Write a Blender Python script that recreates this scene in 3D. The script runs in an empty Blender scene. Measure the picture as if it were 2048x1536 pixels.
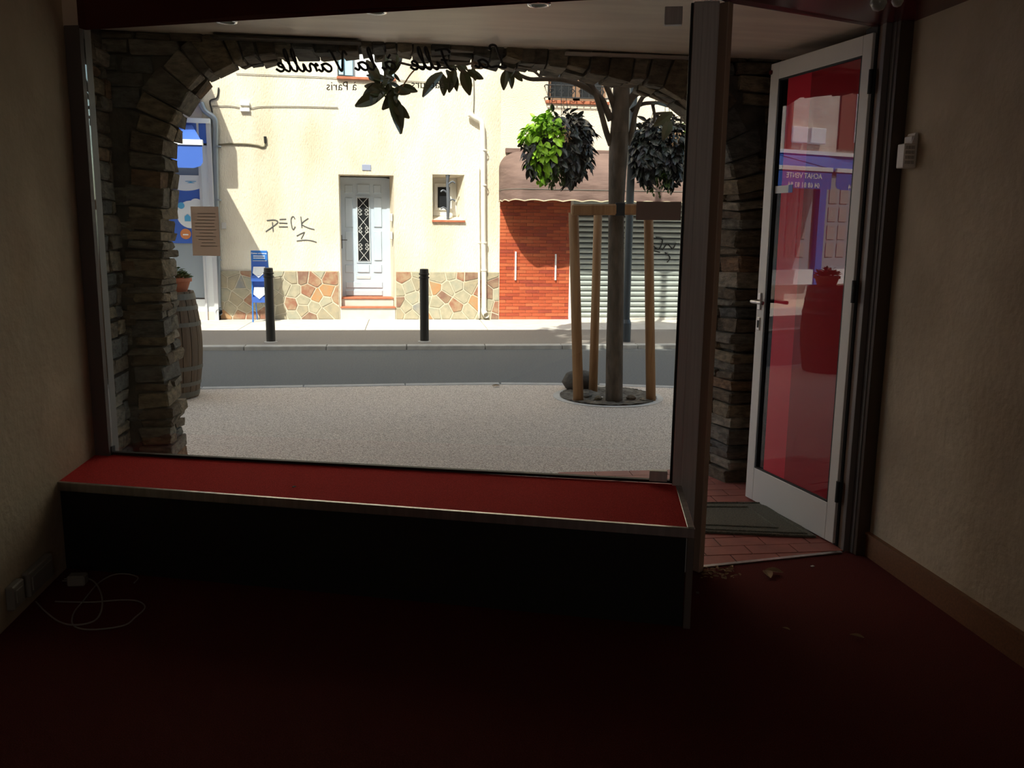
import bpy, bmesh, math, random
from mathutils import Vector, Matrix
random.seed(7)
R = math.radians
scene = bpy.context.scene
col = scene.collection

# ------------------------------------------------------------------ camera
F_PX, CAM_H = 1737.0, 1.45
YAW, PITCH, ROLL = R(7.0), R(10.0), R(0.7)
fw = Vector((math.sin(YAW)*math.cos(PITCH), math.cos(YAW)*math.cos(PITCH), -math.sin(PITCH)))
r0 = Vector((math.cos(YAW), -math.sin(YAW), 0)); u0 = r0.cross(fw)
rt = r0*math.cos(ROLL)+u0*math.sin(ROLL); up = u0*math.cos(ROLL)-r0*math.sin(ROLL)
CAM = Vector((0, 0, CAM_H))
cd = bpy.data.cameras.new('camera'); cam = bpy.data.objects.new('camera', cd); col.objects.link(cam)
m = Matrix.Identity(4)
for i in range(3):
    m[i][0], m[i][1], m[i][2], m[i][3] = rt[i], up[i], -fw[i], CAM[i]
cam.matrix_world = m
cd.sensor_fit = 'HORIZONTAL'; cd.sensor_width = 36; cd.lens = F_PX/2048*36; cd.clip_start = 0.05; cd.clip_end = 200
scene.camera = cam

# ------------------------------------------------------------------ light
SUN = Vector((0.47, 1.0, -1.30)).normalized()      # travel direction of the sunlight
world = bpy.data.worlds.new('sky'); scene.world = world; world.use_nodes = True
wn = world.node_tree.nodes; wl = world.node_tree.links
sky = wn.new('ShaderNodeTexSky'); sky.sky_type = 'NISHITA'; sky.sun_disc = False
sky.sun_elevation = math.asin(-SUN.z); sky.sun_rotation = math.atan2(-SUN.x, -SUN.y)
sky.dust_density = 2.5; sky.air_density = 1.0
mxc = wn.new('ShaderNodeMix'); mxc.data_type = 'RGBA'; mxc.blend_type = 'MULTIPLY'; mxc.inputs[0].default_value = 1.0; mxc.inputs[7].default_value = (1.06, 1.0, 0.86, 1)
wl.new(sky.outputs[0], mxc.inputs[6]); wl.new(mxc.outputs[2], wn['Background'].inputs[0]); wn['Background'].inputs[1].default_value = 0.38
sl = bpy.data.lights.new('sun', 'SUN'); sl.energy = 7.2; sl.angle = R(0.53); sl.color = (1, 0.95, 0.86)
so = bpy.data.objects.new('sun', sl); col.objects.link(so); so.location = (-6, -10, 20)
so.rotation_euler = SUN.to_track_quat('-Z', 'Y').to_euler()
bl_ = bpy.data.lights.new('rear_fill_light', 'AREA'); bl_.shape = 'RECTANGLE'; bl_.size = 1.2; bl_.size_y = 1.4; bl_.energy = 7.5; bl_.color = (1, 0.9, 0.8)  # added fill light for surfaces facing the camera; the back wall has no window
bo = bpy.data.objects.new('rear_fill_light', bl_); col.objects.link(bo); bo.location = (0.3, -3.1, 1.6); bo.rotation_euler = (R(90), 0, 0)
vs = scene.view_settings; vs.view_transform = 'Standard'; vs.look = 'None'; vs.gamma = 1; vs.use_curve_mapping = False
vs.exposure = 0.0
scene.cycles.max_bounces = 10; scene.cycles.diffuse_bounces = 6; scene.cycles.glossy_bounces = 4
scene.cycles.transparent_max_bounces = 12; scene.cycles.sample_clamp_indirect = 6
scene.cycles.use_denoising = True

# ------------------------------------------------------------------ helpers
def ray(x, y): return (x-1024)/F_PX*rt-(y-768)/F_PX*up+fw
def PZ(x, y, z=0.0):
    d = ray(x, y); return CAM+d*((z-CAM_H)/d.z)
def PY(x, y, Y):
    d = ray(x, y); return CAM+d*(Y/d.y)
def PX(x, y, X):
    d = ray(x, y); return CAM+d*(X/d.x)
def PP(x, y, P, n):
    d = ray(x, y); return CAM+d*((P-CAM).dot(n)/d.dot(n))

ORG = {}
def tag(o, label=None, cat=None, group=None, kind=None):
    if label: o['label'] = label
    if cat: o['category'] = cat
    if group: o['group'] = group
    if kind: o['kind'] = kind
    return o
def empty(name, loc, label=None, cat=None, group=None, kind=None):
    o = bpy.data.objects.new(name, None); col.objects.link(o); o.location = loc; o.empty_display_size = 0.1
    ORG[o.name] = Vector(loc)
    return tag(o, label, cat, group, kind)

class MB:
    def __init__(s): s.v = []; s.f = []
    def add(s, vs_, fs):
        b = len(s.v); s.v += [Vector(v) for v in vs_]; s.f += [tuple(b+i for i in f) for f in fs]; return s
    def box(s, a, b):
        x0, y0, z0 = [min(a[i], b[i]) for i in range(3)]; x1, y1, z1 = [max(a[i], b[i]) for i in range(3)]
        return s.hexa([(x0, y0, z0), (x1, y0, z0), (x1, y1, z0), (x0, y1, z0)], [(x0, y0, z1), (x1, y0, z1), (x1, y1, z1), (x0, y1, z1)])
    def hexa(s, lo, hi):
        return s.add(list(lo)+list(hi), [(3, 2, 1, 0), (4, 5, 6, 7), (0, 1, 5, 4), (1, 2, 6, 5), (2, 3, 7, 6), (3, 0, 4, 7)])
    def obox(s, o, ax, ay, az, a, b):
        """box between local corners a,b in the frame o,ax,ay,az"""
        P = lambda x, y, z: o+ax*x+ay*y+az*z
        x0, y0, z0 = a; x1, y1, z1 = b
        return s.hexa([P(x0, y0, z0), P(x1, y0, z0), P(x1, y1, z0), P(x0, y1, z0)], [P(x0, y0, z1), P(x1, y0, z1), P(x1, y1, z1), P(x0, y1, z1)])
    def prism(s, poly, ext):
        n = len(poly); ext = Vector(ext); poly = [Vector(p) for p in poly]
        return s.add(poly+[p+ext for p in poly], [tuple(range(n))[::-1], tuple(range(n, 2*n))]+[(i, (i+1) % n, n+(i+1) % n, n+i) for i in range(n)])
    def tube(s, pts, rad, n=8, cap=True):
        pts = [Vector(p) for p in pts]
        if len(pts) < 2: return s
        rr = rad if hasattr(rad, '__len__') else [rad]*len(pts)
        vs_, fs = [], []
        t0 = (pts[1]-pts[0]).normalized(); a = t0.orthogonal().normalized()
        for i, p in enumerate(pts):
            t = (pts[min(i+1, len(pts)-1)]-pts[max(i-1, 0)]).normalized()
            a = (a-t*a.dot(t)).normalized(); b = t.cross(a)
            for k in range(n):
                q = 2*math.pi*k/n; vs_.append(p+(a*math.cos(q)+b*math.sin(q))*rr[i])
        for i in range(len(pts)-1):
            for k in range(n):
                fs.append((i*n+k, i*n+(k+1) % n, (i+1)*n+(k+1) % n, (i+1)*n+k))
        if cap: fs += [tuple(range(n))[::-1], tuple((len(pts)-1)*n+k for k in range(n))]
        return s.add(vs_, fs)
    def lathe(s, prof, c, n=24, a0=0, a1=2*math.pi):
        c = Vector(c); vs_, fs = [], []; full = abs(a1-a0-2*math.pi) < 1e-4; m_ = n if full else n+1
        for (r_, z) in prof:
            for k in range(m_):
                q = a0+(a1-a0)*k/n; vs_.append(c+Vector((math.cos(q)*r_, math.sin(q)*r_, z)))
        for i in range(len(prof)-1):
            for k in range(n):
                k2 = (k+1) % m_; fs.append((i*m_+k, i*m_+k2, (i+1)*m_+k2, (i+1)*m_+k))
        return s.add(vs_, fs)
    def build(s, name, mat, parent=None, org=None, smooth=False, bevel=0, kind=None, label=None):
        o0 = Vector(org) if org is not None else (ORG[parent.name] if parent is not None else Vector((0, 0, 0)))
        me = bpy.data.meshes.new(name); me.from_pydata([v-o0 for v in s.v], [], s.f)
        bm = bmesh.new(); bm.from_mesh(me)
        bmesh.ops.remove_doubles(bm, verts=bm.verts, dist=1e-5)
        bmesh.ops.recalc_face_normals(bm, faces=bm.faces)
        if bevel: bmesh.ops.bevel(bm, geom=list(bm.edges), offset=bevel, segments=1, affect='EDGES', clamp_overlap=True)
        bm.to_mesh(me); bm.free()
        if smooth:
            for p in me.polygons: p.use_smooth = True
        me.materials.append(mat)
        o = bpy.data.objects.new(name, me); col.objects.link(o)
        if parent is not None: o.parent = parent
        else: o.location = o0
        ORG[o.name] = o0
        if kind: o['kind'] = kind
        if label: o['label'] = label
        return o
def smooth_pts(pts, k=5):
    pts = [Vector(p) for p in pts]; out = []
    for i in range(len(pts)-1):
        p0, p1, p2, p3 = pts[max(i-1, 0)], pts[i], pts[i+1], pts[min(i+2, len(pts)-1)]
        for j in range(k):
            t = j/k; out.append(0.5*((2*p1)+(p2-p0)*t+(2*p0-5*p1+4*p2-p3)*t*t+(3*p1-p0-3*p2+p3)*t**3))
    out.append(pts[-1]); return out
def text_mb(body, size, o, ax, az, ext=0.001, align='LEFT', bold=0.0):
    cu = bpy.data.curves.new('t', 'FONT'); cu.body = body; cu.size = size; cu.align_x = align; cu.extrude = 0.0; cu.offset = bold; cu.resolution_u = 2
    ob = bpy.data.objects.new('t', cu); col.objects.link(ob); bpy.context.view_layer.update()
    me = ob.to_mesh(); ny = ax.cross(az)
    mb = MB(); mb.add([o+ax*v.co.x+az*v.co.y for v in me.vertices], [tuple(p.vertices) for p in me.polygons])
    ob.to_mesh_clear(); bpy.data.objects.remove(ob); bpy.data.curves.remove(cu)
    return mb

# ------------------------------------------------------------------ materials
MATS = {}
def mat(name, c, rough=0.7, metal=0.0, c2=None, scale=20.0, detail=4, bump=0.0, bscale=None, spec=0.5, stretch=(1, 1, 1), lo=0.35, hi=0.65, trans=0.0):
    if name in MATS: return MATS[name]
    M = bpy.data.materials.new(name); M.use_nodes = True; nt = M.node_tree; N = nt.nodes; L = nt.links
    b = N['Principled BSDF']; b.inputs['Roughness'].default_value = rough; b.inputs['Metallic'].default_value = metal
    b.inputs['Specular IOR Level'].default_value = spec
    b.inputs['Base Color'].default_value = (*c, 1)
    tc = N.new('ShaderNodeTexCoord'); mp = N.new('ShaderNodeMapping'); mp.inputs['Scale'].default_value = stretch
    L.new(tc.outputs['Object'], mp.inputs['Vector'])
    if c2 is not None:
        nz = N.new('ShaderNodeTexNoise'); nz.inputs['Scale'].default_value = scale; nz.inputs['Detail'].default_value = detail
        L.new(mp.outputs[0], nz.inputs['Vector'])
        cr = N.new('ShaderNodeValToRGB'); cr.color_ramp.elements[0].position = lo; cr.color_ramp.elements[1].position = hi
        cr.color_ramp.elements[0].color = (*c, 1); cr.color_ramp.elements[1].color = (*c2, 1)
        L.new(nz.outputs['Fac'], cr.inputs[0]); L.new(cr.outputs[0], b.inputs['Base Color'])
    if bump:
        n2 = N.new('ShaderNodeTexNoise'); n2.inputs['Scale'].default_value = bscale or scale*2; n2.inputs['Detail'].default_value = 5
        L.new(mp.outputs[0], n2.inputs['Vector'])
        bp = N.new('ShaderNodeBump'); bp.inputs['Strength'].default_value = 1.0; bp.inputs['Distance'].default_value = bump
        L.new(n2.outputs['Fac'], bp.inputs['Height']); L.new(bp.outputs[0], b.inputs['Normal'])
    MATS[name] = M; return M
def glass(name, tint=(0.94, 0.97, 0.95), refl=1.0):
    M = bpy.data.materials.new(name); M.use_nodes = True; nt = M.node_tree; N = nt.nodes; L = nt.links; N.clear()
    o = N.new('ShaderNodeOutputMaterial'); t = N.new('ShaderNodeBsdfTransparent'); t.inputs[0].default_value = (*tint, 1)
    g = N.new('ShaderNodeBsdfGlossy'); g.inputs['Roughness'].default_value = 0.0
    f = N.new('ShaderNodeFresnel'); f.inputs[0].default_value = 1.5
    mu = N.new('ShaderNodeMath'); mu.operation = 'MULTIPLY'; mu.inputs[1].default_value = refl; L.new(f.outputs[0], mu.inputs[0])
    mx = N.new('ShaderNodeMixShader'); L.new(mu.outputs[0], mx.inputs[0]); L.new(t.outputs[0], mx.inputs[1]); L.new(g.outputs[0], mx.inputs[2])
    L.new(mx.outputs[0], o.inputs[0]); return M

M_wall = mat('interior_plaster', (0.42, 0.34, 0.24), 0.9, c2=(0.52, 0.43, 0.31), scale=3, bump=0.006, bscale=25)
M_dark = mat('room_back_paint', (0.16, 0.13, 0.10), 0.9)
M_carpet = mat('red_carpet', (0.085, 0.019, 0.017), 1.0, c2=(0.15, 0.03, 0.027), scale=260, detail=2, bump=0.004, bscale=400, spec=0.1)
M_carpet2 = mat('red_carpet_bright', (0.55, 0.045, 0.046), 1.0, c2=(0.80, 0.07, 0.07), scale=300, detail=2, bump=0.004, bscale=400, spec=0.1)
M_redlac = mat('dark_red_lacquer', (0.085, 0.012, 0.012), 0.25)
M_soffit = mat('beige_soffit', (0.80, 0.68, 0.56), 0.45, c2=(0.70, 0.58, 0.48), scale=2, stretch=(1, 6, 1))
M_black = mat('black_rubber', (0.012, 0.012, 0.013), 0.6)
M_blackpanel = mat('black_panel', (0.010, 0.009, 0.009), 0.7)
M_alu = mat('brushed_aluminium', (0.55, 0.53, 0.52), 0.38, 1.0, c2=(0.42, 0.40, 0.39), scale=40, stretch=(1, 1, 0.05))
M_alud = mat('bronze_aluminium', (0.66, 0.64, 0.65), 0.45, 0.0, c2=(0.56, 0.54, 0.55), scale=30, stretch=(4, 4, 0.1))
M_aludk = mat('dark_bronze', (0.15, 0.13, 0.12), 0.45)
M_gplast = mat('grey_plastic', (0.26, 0.245, 0.22), 0.5)
M_brownm = mat('brown_frame', (0.42, 0.31, 0.24), 0.5, 0.0)
M_wood = mat('orange_brown_wood', (0.22, 0.095, 0.04), 0.45, c2=(0.16, 0.07, 0.03), scale=14, stretch=(1, 8, 8))
M_white = mat('white_painted_metal', (0.72, 0.70, 0.66), 0.45)
M_plast = mat('white_plastic', (0.70, 0.66, 0.60), 0.5)
M_chrome = mat('chrome', (0.8, 0.8, 0.8), 0.2, 1.0)
M_glass = glass('window_glass'); M_dglass = glass('door_glass', refl=1.9)
M_paper = mat('notice_paper', (0.80, 0.74, 0.70), 0.9)
nt = M_paper.node_tree; tl = nt.nodes.new('ShaderNodeBsdfTranslucent'); tl.inputs[0].default_value = (0.92, 0.80, 0.74, 1); mx = nt.nodes.new('ShaderNodeMixShader'); mx.inputs[0].default_value = 0.68
nt.links.new(nt.nodes['Principled BSDF'].outputs[0], mx.inputs[1]); nt.links.new(tl.outputs[0], mx.inputs[2]); nt.links.new(mx.outputs[0], nt.nodes['Material Output'].inputs[0])
M_ink = mat('faded_ink', (0.50, 0.44, 0.42), 0.9)
M_letter = mat('dark_lettering', (0.030, 0.022, 0.020), 0.6)
M_letter2 = mat('brown_lettering', (0.20, 0.16, 0.13), 0.6)
M_mortar = mat('mortar', (0.06, 0.05, 0.04), 0.95, c2=(0.10, 0.085, 0.065), scale=12, bump=0.01, bscale=30)
M_st = [mat('schist_%s' % n, tuple(x*0.95 for x in c), 0.95, c2=tuple(x*0.45 for x in c), scale=16, detail=7, bump=0.012, bscale=35, stretch=(1, 1, 2.2)) for n, c in
        dict(grey=(0.21, 0.178, 0.138), tan=(0.27, 0.205, 0.13), brown=(0.17, 0.125, 0.082), pale=(0.33, 0.275, 0.205), rust=(0.25, 0.145, 0.08), slate=(0.14, 0.13, 0.115)).items()]
M_tile = mat('red_clay_tile', (0.40, 0.13, 0.10), 0.6, c2=(0.30, 0.10, 0.08), scale=8)
M_mat = mat('green_grey_doormat', (0.10, 0.105, 0.08), 1.0, c2=(0.17, 0.17, 0.13), scale=120, bump=0.006, bscale=200)
M_terr = mat('washed_aggregate', (0.36, 0.285, 0.23), 0.9, c2=(0.86, 0.73, 0.61), scale=120, detail=3, bump=0.003, bscale=120, lo=0.38, hi=0.62)
M_asph = mat('asphalt', (0.095, 0.097, 0.097), 0.9, c2=(0.135, 0.137, 0.135), scale=60, bump=0.003, bscale=120)
M_pav = mat('grey_tarmac_pavement', (0.205, 0.18, 0.158), 0.9, c2=(0.26, 0.228, 0.20), scale=50, bump=0.002)
M_conc = mat('pale_concrete', (0.62, 0.58, 0.53), 0.9, c2=(0.54, 0.50, 0.45), scale=6)
M_kerb = mat('kerb_stone', (0.46, 0.44, 0.41), 0.85, c2=(0.38, 0.36, 0.33), scale=10)
M_facade = mat('cream_render', (0.84, 0.76, 0.62), 0.95, c2=(0.56, 0.47, 0.34), scale=1.6, detail=9, bump=0.014, bscale=60, stretch=(1, 1, 0.35), lo=0.38, hi=0.74)
M_facadeB = mat('peach_render', (0.80, 0.68, 0.54), 0.95, c2=(0.66, 0.55, 0.42), scale=1.5, bump=0.01, bscale=50, lo=0.45, hi=0.8)
M_facadeC = mat('grey_beige_render', (0.62, 0.56, 0.50), 0.95, c2=(0.50, 0.43, 0.38), scale=3, bump=0.01, bscale=30)
M_joint = mat('stone_joint_cement', (0.60, 0.53, 0.41), 0.95, c2=(0.50, 0.44, 0.34), scale=20)
M_pv = [mat('paving_%s' % n, c, 0.85, c2=c2, scale=12, bump=0.004, bscale=40) for n, c, c2 in
        [('sand', (0.40, 0.33, 0.22), (0.32, 0.28, 0.20)), ('cream', (0.44, 0.38, 0.27), (0.34, 0.31, 0.22)), ('greygreen', (0.34, 0.33, 0.25), (0.42, 0.37, 0.27)), ('rust', (0.30, 0.13, 0.08), (0.38, 0.26, 0.16)), ('redbrown', (0.22, 0.11, 0.08), (0.30, 0.20, 0.13)), ('orange', (0.46, 0.23, 0.10), (0.40, 0.26, 0.14)), ('bluegrey', (0.24, 0.24, 0.23), (0.33, 0.30, 0.24))]]
M_brick = [mat('glazed_brick_%s' % n, c, 0.5, c2=tuple(x*0.8 for x in c), scale=9) for n, c in dict(orange=(0.50, 0.095, 0.035), red=(0.42, 0.07, 0.028), light=(0.56, 0.13, 0.05), deep=(0.36, 0.06, 0.03)).items()]
M_bjoint = mat('brick_joint', (0.30, 0.12, 0.09), 0.95, c2=(0.55, 0.36, 0.28), scale=5)
M_door = mat('pale_grey_door_paint', (0.50, 0.57, 0.66), 0.5, c2=(0.45, 0.52, 0.61), scale=3)
M_doorglass = mat('dark_glass', (0.02, 0.022, 0.025), 0.08)
M_iron = mat('wrought_iron_white', (0.55, 0.55, 0.55), 0.5)
M_ironb = mat('wrought_iron_black', (0.03, 0.03, 0.032), 0.5, 0.4)
M_terra = mat('terracotta', (0.48, 0.16, 0.08), 0.75, c2=(0.40, 0.12, 0.06), scale=10)
M_pipew = mat('cream_pipe', (0.78, 0.74, 0.66), 0.5)
M_zinc = mat('zinc_pipe', (0.30, 0.33, 0.36), 0.4, 0.7)
M_boll = mat('black_paint', (0.016, 0.014, 0.013), 0.35)
M_awn = mat('mauve_brown_canvas', (0.19, 0.118, 0.098), 0.85, c2=(0.14, 0.085, 0.072), scale=2.5, stretch=(1, 1, 4), bump=0.035, bscale=1.6)
M_awnedge = mat('cream_piping', (0.62, 0.52, 0.36), 0.8)
M_shut = mat('grey_shutter', (0.42, 0.45, 0.43), 0.45, 0.25, c2=(0.36, 0.39, 0.37), scale=3)
M_bark = mat('tree_bark', (0.07, 0.054, 0.038), 0.95, c2=(0.13, 0.10, 0.075), scale=14, bump=0.008, bscale=40, stretch=(1, 1, 0.4))
M_stake = mat('pine_stake', (0.26, 0.13, 0.055), 0.8, c2=(0.36, 0.20, 0.09), scale=7, stretch=(4, 4, 0.3), bump=0.002)
M_soil = mat('dry_soil', (0.10, 0.08, 0.06), 1.0, c2=(0.20, 0.17, 0.13), scale=14, bump=0.02, bscale=30)
M_stave = mat('oak_stave', (0.12, 0.072, 0.038), 0.75, c2=(0.075, 0.045, 0.024), scale=10, stretch=(5, 5, 0.5))
M_hoop = mat('rusty_hoop', (0.12, 0.11, 0.09), 0.6, 0.4)
M_lime = mat('lime_leaf', (0.36, 0.62, 0.03), 0.5, c2=(0.24, 0.50, 0.02), scale=8)
M_purple = mat('dark_purple_leaf', (0.028, 0.040, 0.030), 0.35, c2=(0.045, 0.036, 0.045), scale=8)
M_green = mat('green_leaf', (0.05, 0.10, 0.02), 0.4, c2=(0.09, 0.12, 0.03), scale=6)
M_oliv = mat('magnolia_leaf', (0.045, 0.065, 0.018), 0.3, c2=(0.09, 0.06, 0.025), scale=5)
M_dry = mat('dry_leaf', (0.30, 0.20, 0.10), 0.9, c2=(0.20, 0.12, 0.06), scale=20)
M_blue = mat('shop_blue', (0.045, 0.13, 0.52), 0.5); M_blue2 = mat('rack_blue', (0.03, 0.17, 0.55), 0.4)
M_bluew = mat('shopfront_white', (0.78, 0.80, 0.82), 0.4); M_lblue = mat('light_blue_print', (0.10, 0.42, 0.70), 0.5)
M_glassw = mat('frosted_shop_glass', (0.30, 0.34, 0.38), 0.2); M_print = mat('white_print', (0.85, 0.85, 0.85), 0.6)
M_orange = mat('orange_print', (0.70, 0.24, 0.08), 0.6)
M_shutblue = mat('light_blue_shutter', (0.42, 0.66, 0.80), 0.5)
M_redawn = mat('dark_red_canvas', (0.22, 0.012, 0.022), 0.8)
M_spray = mat('grey_spray_paint', (0.10, 0.10, 0.10), 0.8)
M_cable = mat('grey_cable', (0.16, 0.14, 0.12), 0.7)
M_brownw = mat('weathered_brown_wood', (0.22, 0.12, 0.07), 0.7)

# ------------------------------------------------------------------ key geometry (metres)
XL, XR, ZC = -1.46, 2.10, 2.335
YF = 14.3                                   # plane of the house fronts across the street
YA, TA = 4.77, 0.29                         # inner plane and depth of the stone arch
WA = PZ(228, 908, 0.39); WB = PZ(1335, 965, 0.39)      # foot of the shop window
wd = (WB-WA); wd.z = 0; wd.normalize(); wn_ = Vector((-wd.y, wd.x, 0))   # along / outwards
W0 = WA.copy(); W0.z = 0
def sw(x, y): p = PP(x, y, W0, wn_); return (p-W0).dot(wd), p.z
UP = Vector((0, 0, 1))
POST0 = (PP(1365, 500, W0, wn_)-W0).dot(wd)

# ------------------------------------------------------------------ room
def slab(name, a, b, mt, kind='structure', **k): return MB().box(a, b).build(name, mt, kind=kind, **k)
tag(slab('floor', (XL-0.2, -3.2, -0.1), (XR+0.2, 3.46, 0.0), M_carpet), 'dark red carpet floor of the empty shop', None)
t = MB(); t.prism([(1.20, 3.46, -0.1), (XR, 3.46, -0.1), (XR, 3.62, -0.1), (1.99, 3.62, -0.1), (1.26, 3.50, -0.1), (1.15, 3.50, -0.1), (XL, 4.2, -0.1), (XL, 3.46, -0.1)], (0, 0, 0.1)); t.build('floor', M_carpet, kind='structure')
slab('wall_left', (XL-0.2, -3.2, 0), (XL, 4.20, 2.9), M_wall)
slab('wall_right', (XR, -3.2, 0), (XR+0.2, 3.60, 2.9), M_wall)
slab('wall_back', (XL-0.2, -3.4, 0), (XR+0.2, -3.2, 2.9), M_dark)
slab('ceiling', (XL-0.2, -3.4, 2.62), (XR+0.2, 3.9, 2.75), M_wall)
# dark red header beam over window and door, its edge follows the shop front
hb = MB(); sE = POST0
inner = [(XL, 3.86), (XR, 3.25)]
outer_unused = [(XR, 3.70), (1.99, 3.70), (1.26, 3.50), (POST0*wd.x+W0.x, POST0*wd.y+W0.y), (W0.x-0.08*wd.x, W0.y-0.08*wd.y), (XL, 4.22)]
OFF = W0-wn_*0.045
hA = [PP(x, y, OFF, wn_) for x, y in ((172, 60), (268, 52), (500, 30), (752, 16), (1050, 2), (1420, -12))]
hp = [Vector((XR, 3.16, 2.32)), Vector((XR, 3.70, 2.325)), Vector((1.99, 3.70, 2.325)), Vector((1.26, 3.50, 2.345)), W0+wd*sE+UP*2.372, W0+wd*1.35+UP*2.366, W0+wd*0.4+UP*2.335, W0-wd*0.08+UP*2.31]+hA+[Vector((1.42, 3.16, 2.325))]
NH = len(hp)
hb.add(hp+[Vector((p.x, p.y, 2.66)) for p in hp], [tuple(range(NH))[::-1], tuple(range(NH, 2*NH))]+[(i, (i+1) % NH, NH+(i+1) % NH, NH+i) for i in range(NH)]); hb.build('trim_1', M_redlac, kind='structure')
bb = MB().box((XR-0.018, -3.1, 0), (XR, 3.585, 0.10)); bb.box((XR-0.024, -3.1, 0.10), (XR, 3.585, 0.112)); bb.build('baseboard_right', M_wood, kind='structure')

# ------------------------------------------------------------------ recess between shop front and arch
cs = MB(); zc0, zc1 = ZC+0.002, 2.395
for (xa, ya, za, zA), (xb, yb_, zb_, zB_) in (((XL-.3, 4.24, 2.285, 2.412), (-.1, 3.842, 2.352, 2.402)), ((-.1, 3.842, 2.352, 2.402), (1.15, 3.49, 2.360, 2.392)), ((1.15, 3.49, 2.360, 2.392), (XR+.4, 3.55, 2.335, 2.385))):
    cs.hexa([(xa, ya, za), (xb, yb_, zb_), (xb, YA+.02, zB_), (xa, YA+.02, zA)], [(xa, ya, 2.6), (xb, yb_, 2.6), (xb, YA+.02, 2.6), (xa, YA+.02, 2.6)])
cs.build('ceiling', M_soffit, kind='structure')
pt = MB()
a_, b_ = PY(560, 72, YA-0.02), PY(723, 80, YA-0.02)
pt.box((-0.95, YA-0.10, 2.378), (b_.x, YA-0.01, 2.386)); pt.build('recess_shade_strip', M_mortar, kind='structure')  # dark strip stands in for the shade of a recess in the soffit
a_, b_ = PY(1130, 98, YA-0.02), PY(1420, 112, YA-0.02)
MB().box((a_.x, YA-0.05, 2.366), (b_.x, YA-0.01, 2.380)).build('trim_3', mat('pale_batten', (0.52, 0.44, 0.40), 0.6), kind='structure')
slab('wall_left', (XL-0.35, 4.20, 0), (XL-0.03, YA+0.1, 2.5), M_mortar)
slab('wall_right', (XR+0.03, 3.60, 0), (XR+0.35, YA+0.1, 2.5), M_mortar)

# downlights in the soffit, just outside the glass
for i, (x, y) in enumerate([(452, 42), (752, 22), (1078, 8)]):
    c = PZ(x, y, (2.333, 2.352, 2.356)[i])
    o = empty('ceiling_downlight', c, ['unlit recessed downlight at the left end of the window header', 'unlit recessed downlight over the middle of the shop window', 'unlit recessed downlight nearest the bronze post'][i], 'downlight', 'recessed downlights above the shop window')
    MB().lathe([(0.030, 0.006), (0.034, -0.006), (0.046, -0.006), (0.050, 0.002), (0.050, 0.006)], c, 24).build('rim', M_chrome, o, smooth=True)
    MB().lathe([(0.0, 0.006), (0.018, 0.004), (0.032, -0.004)], c, 20).build('lamp', mat('lamp_face', (0.30, 0.32, 0.28), 0.2), o, smooth=True)

# ------------------------------------------------------------------ shop window
w1 = empty('window_1', W0+UP*0.39, 'large frameless shop window above the red display ledge', None, kind='structure')
MB().obox(W0, wd, wn_, UP, (-0.005, -0.005, 0.395), (sE-0.004, 0.005, 2.36)).build('window_pane', M_glass, w1)
MB().obox(W0, wd, wn_, UP, (-0.075, -0.03, 0.30), (-0.005, 0.05, 2.30)).build('window_frame', M_aludk, w1)
MB().obox(W0, wd, wn_, UP, (-0.012, -0.012, 0.39), (sE, 0.012, 0.402)).build('bottom_channel', M_black, w1)
MB().obox(W0, wd, wn_, UP, (sE-0.010, -0.014, 0.39), (sE, 0.014, ZC)).build('side_channel', M_black, w1)
for (xa, ya, xb, yb, mt) in [(1330, 15, 1364, 50, M_alud), (1299, 940, 1334, 962, M_alud), (190, 890, 228, 914, M_black)]:
    (s0, z0), (s1, z1) = sw(xa, ya), sw(xb, yb)
    MB().obox(W0, wd, wn_, UP, (s0, -0.016, z1), (s1, 0.016, z0)).build('glass_clip', mt, w1, bevel=0.002)
# post between window and door
po = empty('door_post', W0+wd*(sE+0.05), 'tall bronze aluminium post between shop window and open door', 'post')
MB().obox(W0, wd, wn_, UP, (sE, -0.035, 0.0), (sE+0.098, 0.04, ZC)).build('grey_profile', M_alud, po, bevel=0.003)
MB().obox(W0, wd, wn_, UP, (sE+0.035, -0.039, 0.39), (sE+0.060, -0.034, ZC)).build('cover_strip', M_alud, po)
pb = W0+wd*(sE+0.098)
bx = Vector((1.262, 3.50, 0)); ad = (bx-pb); ad.z = 0; ln = ad.length; ad.normalize(); an = Vector((-ad.y, ad.x, 0))
MB().obox(pb, ad, an, UP, (0, -0.045, 0), (ln*0.62, 0.04, ZC)).build('brown_profile', M_brownm, po, bevel=0.003)
MB().obox(pb, ad, an, UP, (ln*0.62, -0.035, 0), (ln, 0.05, ZC)).build('door_stop', M_brownm, po, bevel=0.003)

# notices taped on the glass
M_browncard = mat('brown_card', (0.62, 0.52, 0.48), 0.9)
def notice(px0, py0, px1, py1, label, lines, off=-0.008):
    (s0, z0), (s1, z1) = sw(px0, py0), sw(px1, py1)
    o = empty('paper_notice', W0+wd*((s0+s1)/2)+UP*z1, label, 'notice')
    MB().obox(W0, wd, wn_, UP, (s0, off-0.001, z1), (s1, off, z0)).build('sheet', M_paper if lines else M_browncard, o)
    mb = MB()
    for i in range(lines):
        z = z0-(z0-z1)*(0.14+0.066*i); a = s0+(s1-s0)*random.uniform(0.12, 0.3 if i % 3 else 0.5); b = s1-(s1-s0)*random.uniform(0.1, 0.25)
        mb.obox(W0, wd, wn_, UP, (a, off-0.0016, z-0.0015), (b, off-0.001, z+0.0015))
    if lines: mb.build('printed_text', M_ink, o, kind='stuff')
notice(383, 413, 443, 512, 'grey-brown sheet of printed text taped on the glass near the stone pillar', 11)
notice(1273, 403, 1361, 441, 'blank brown card taped on the glass beside the post', 0)

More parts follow.
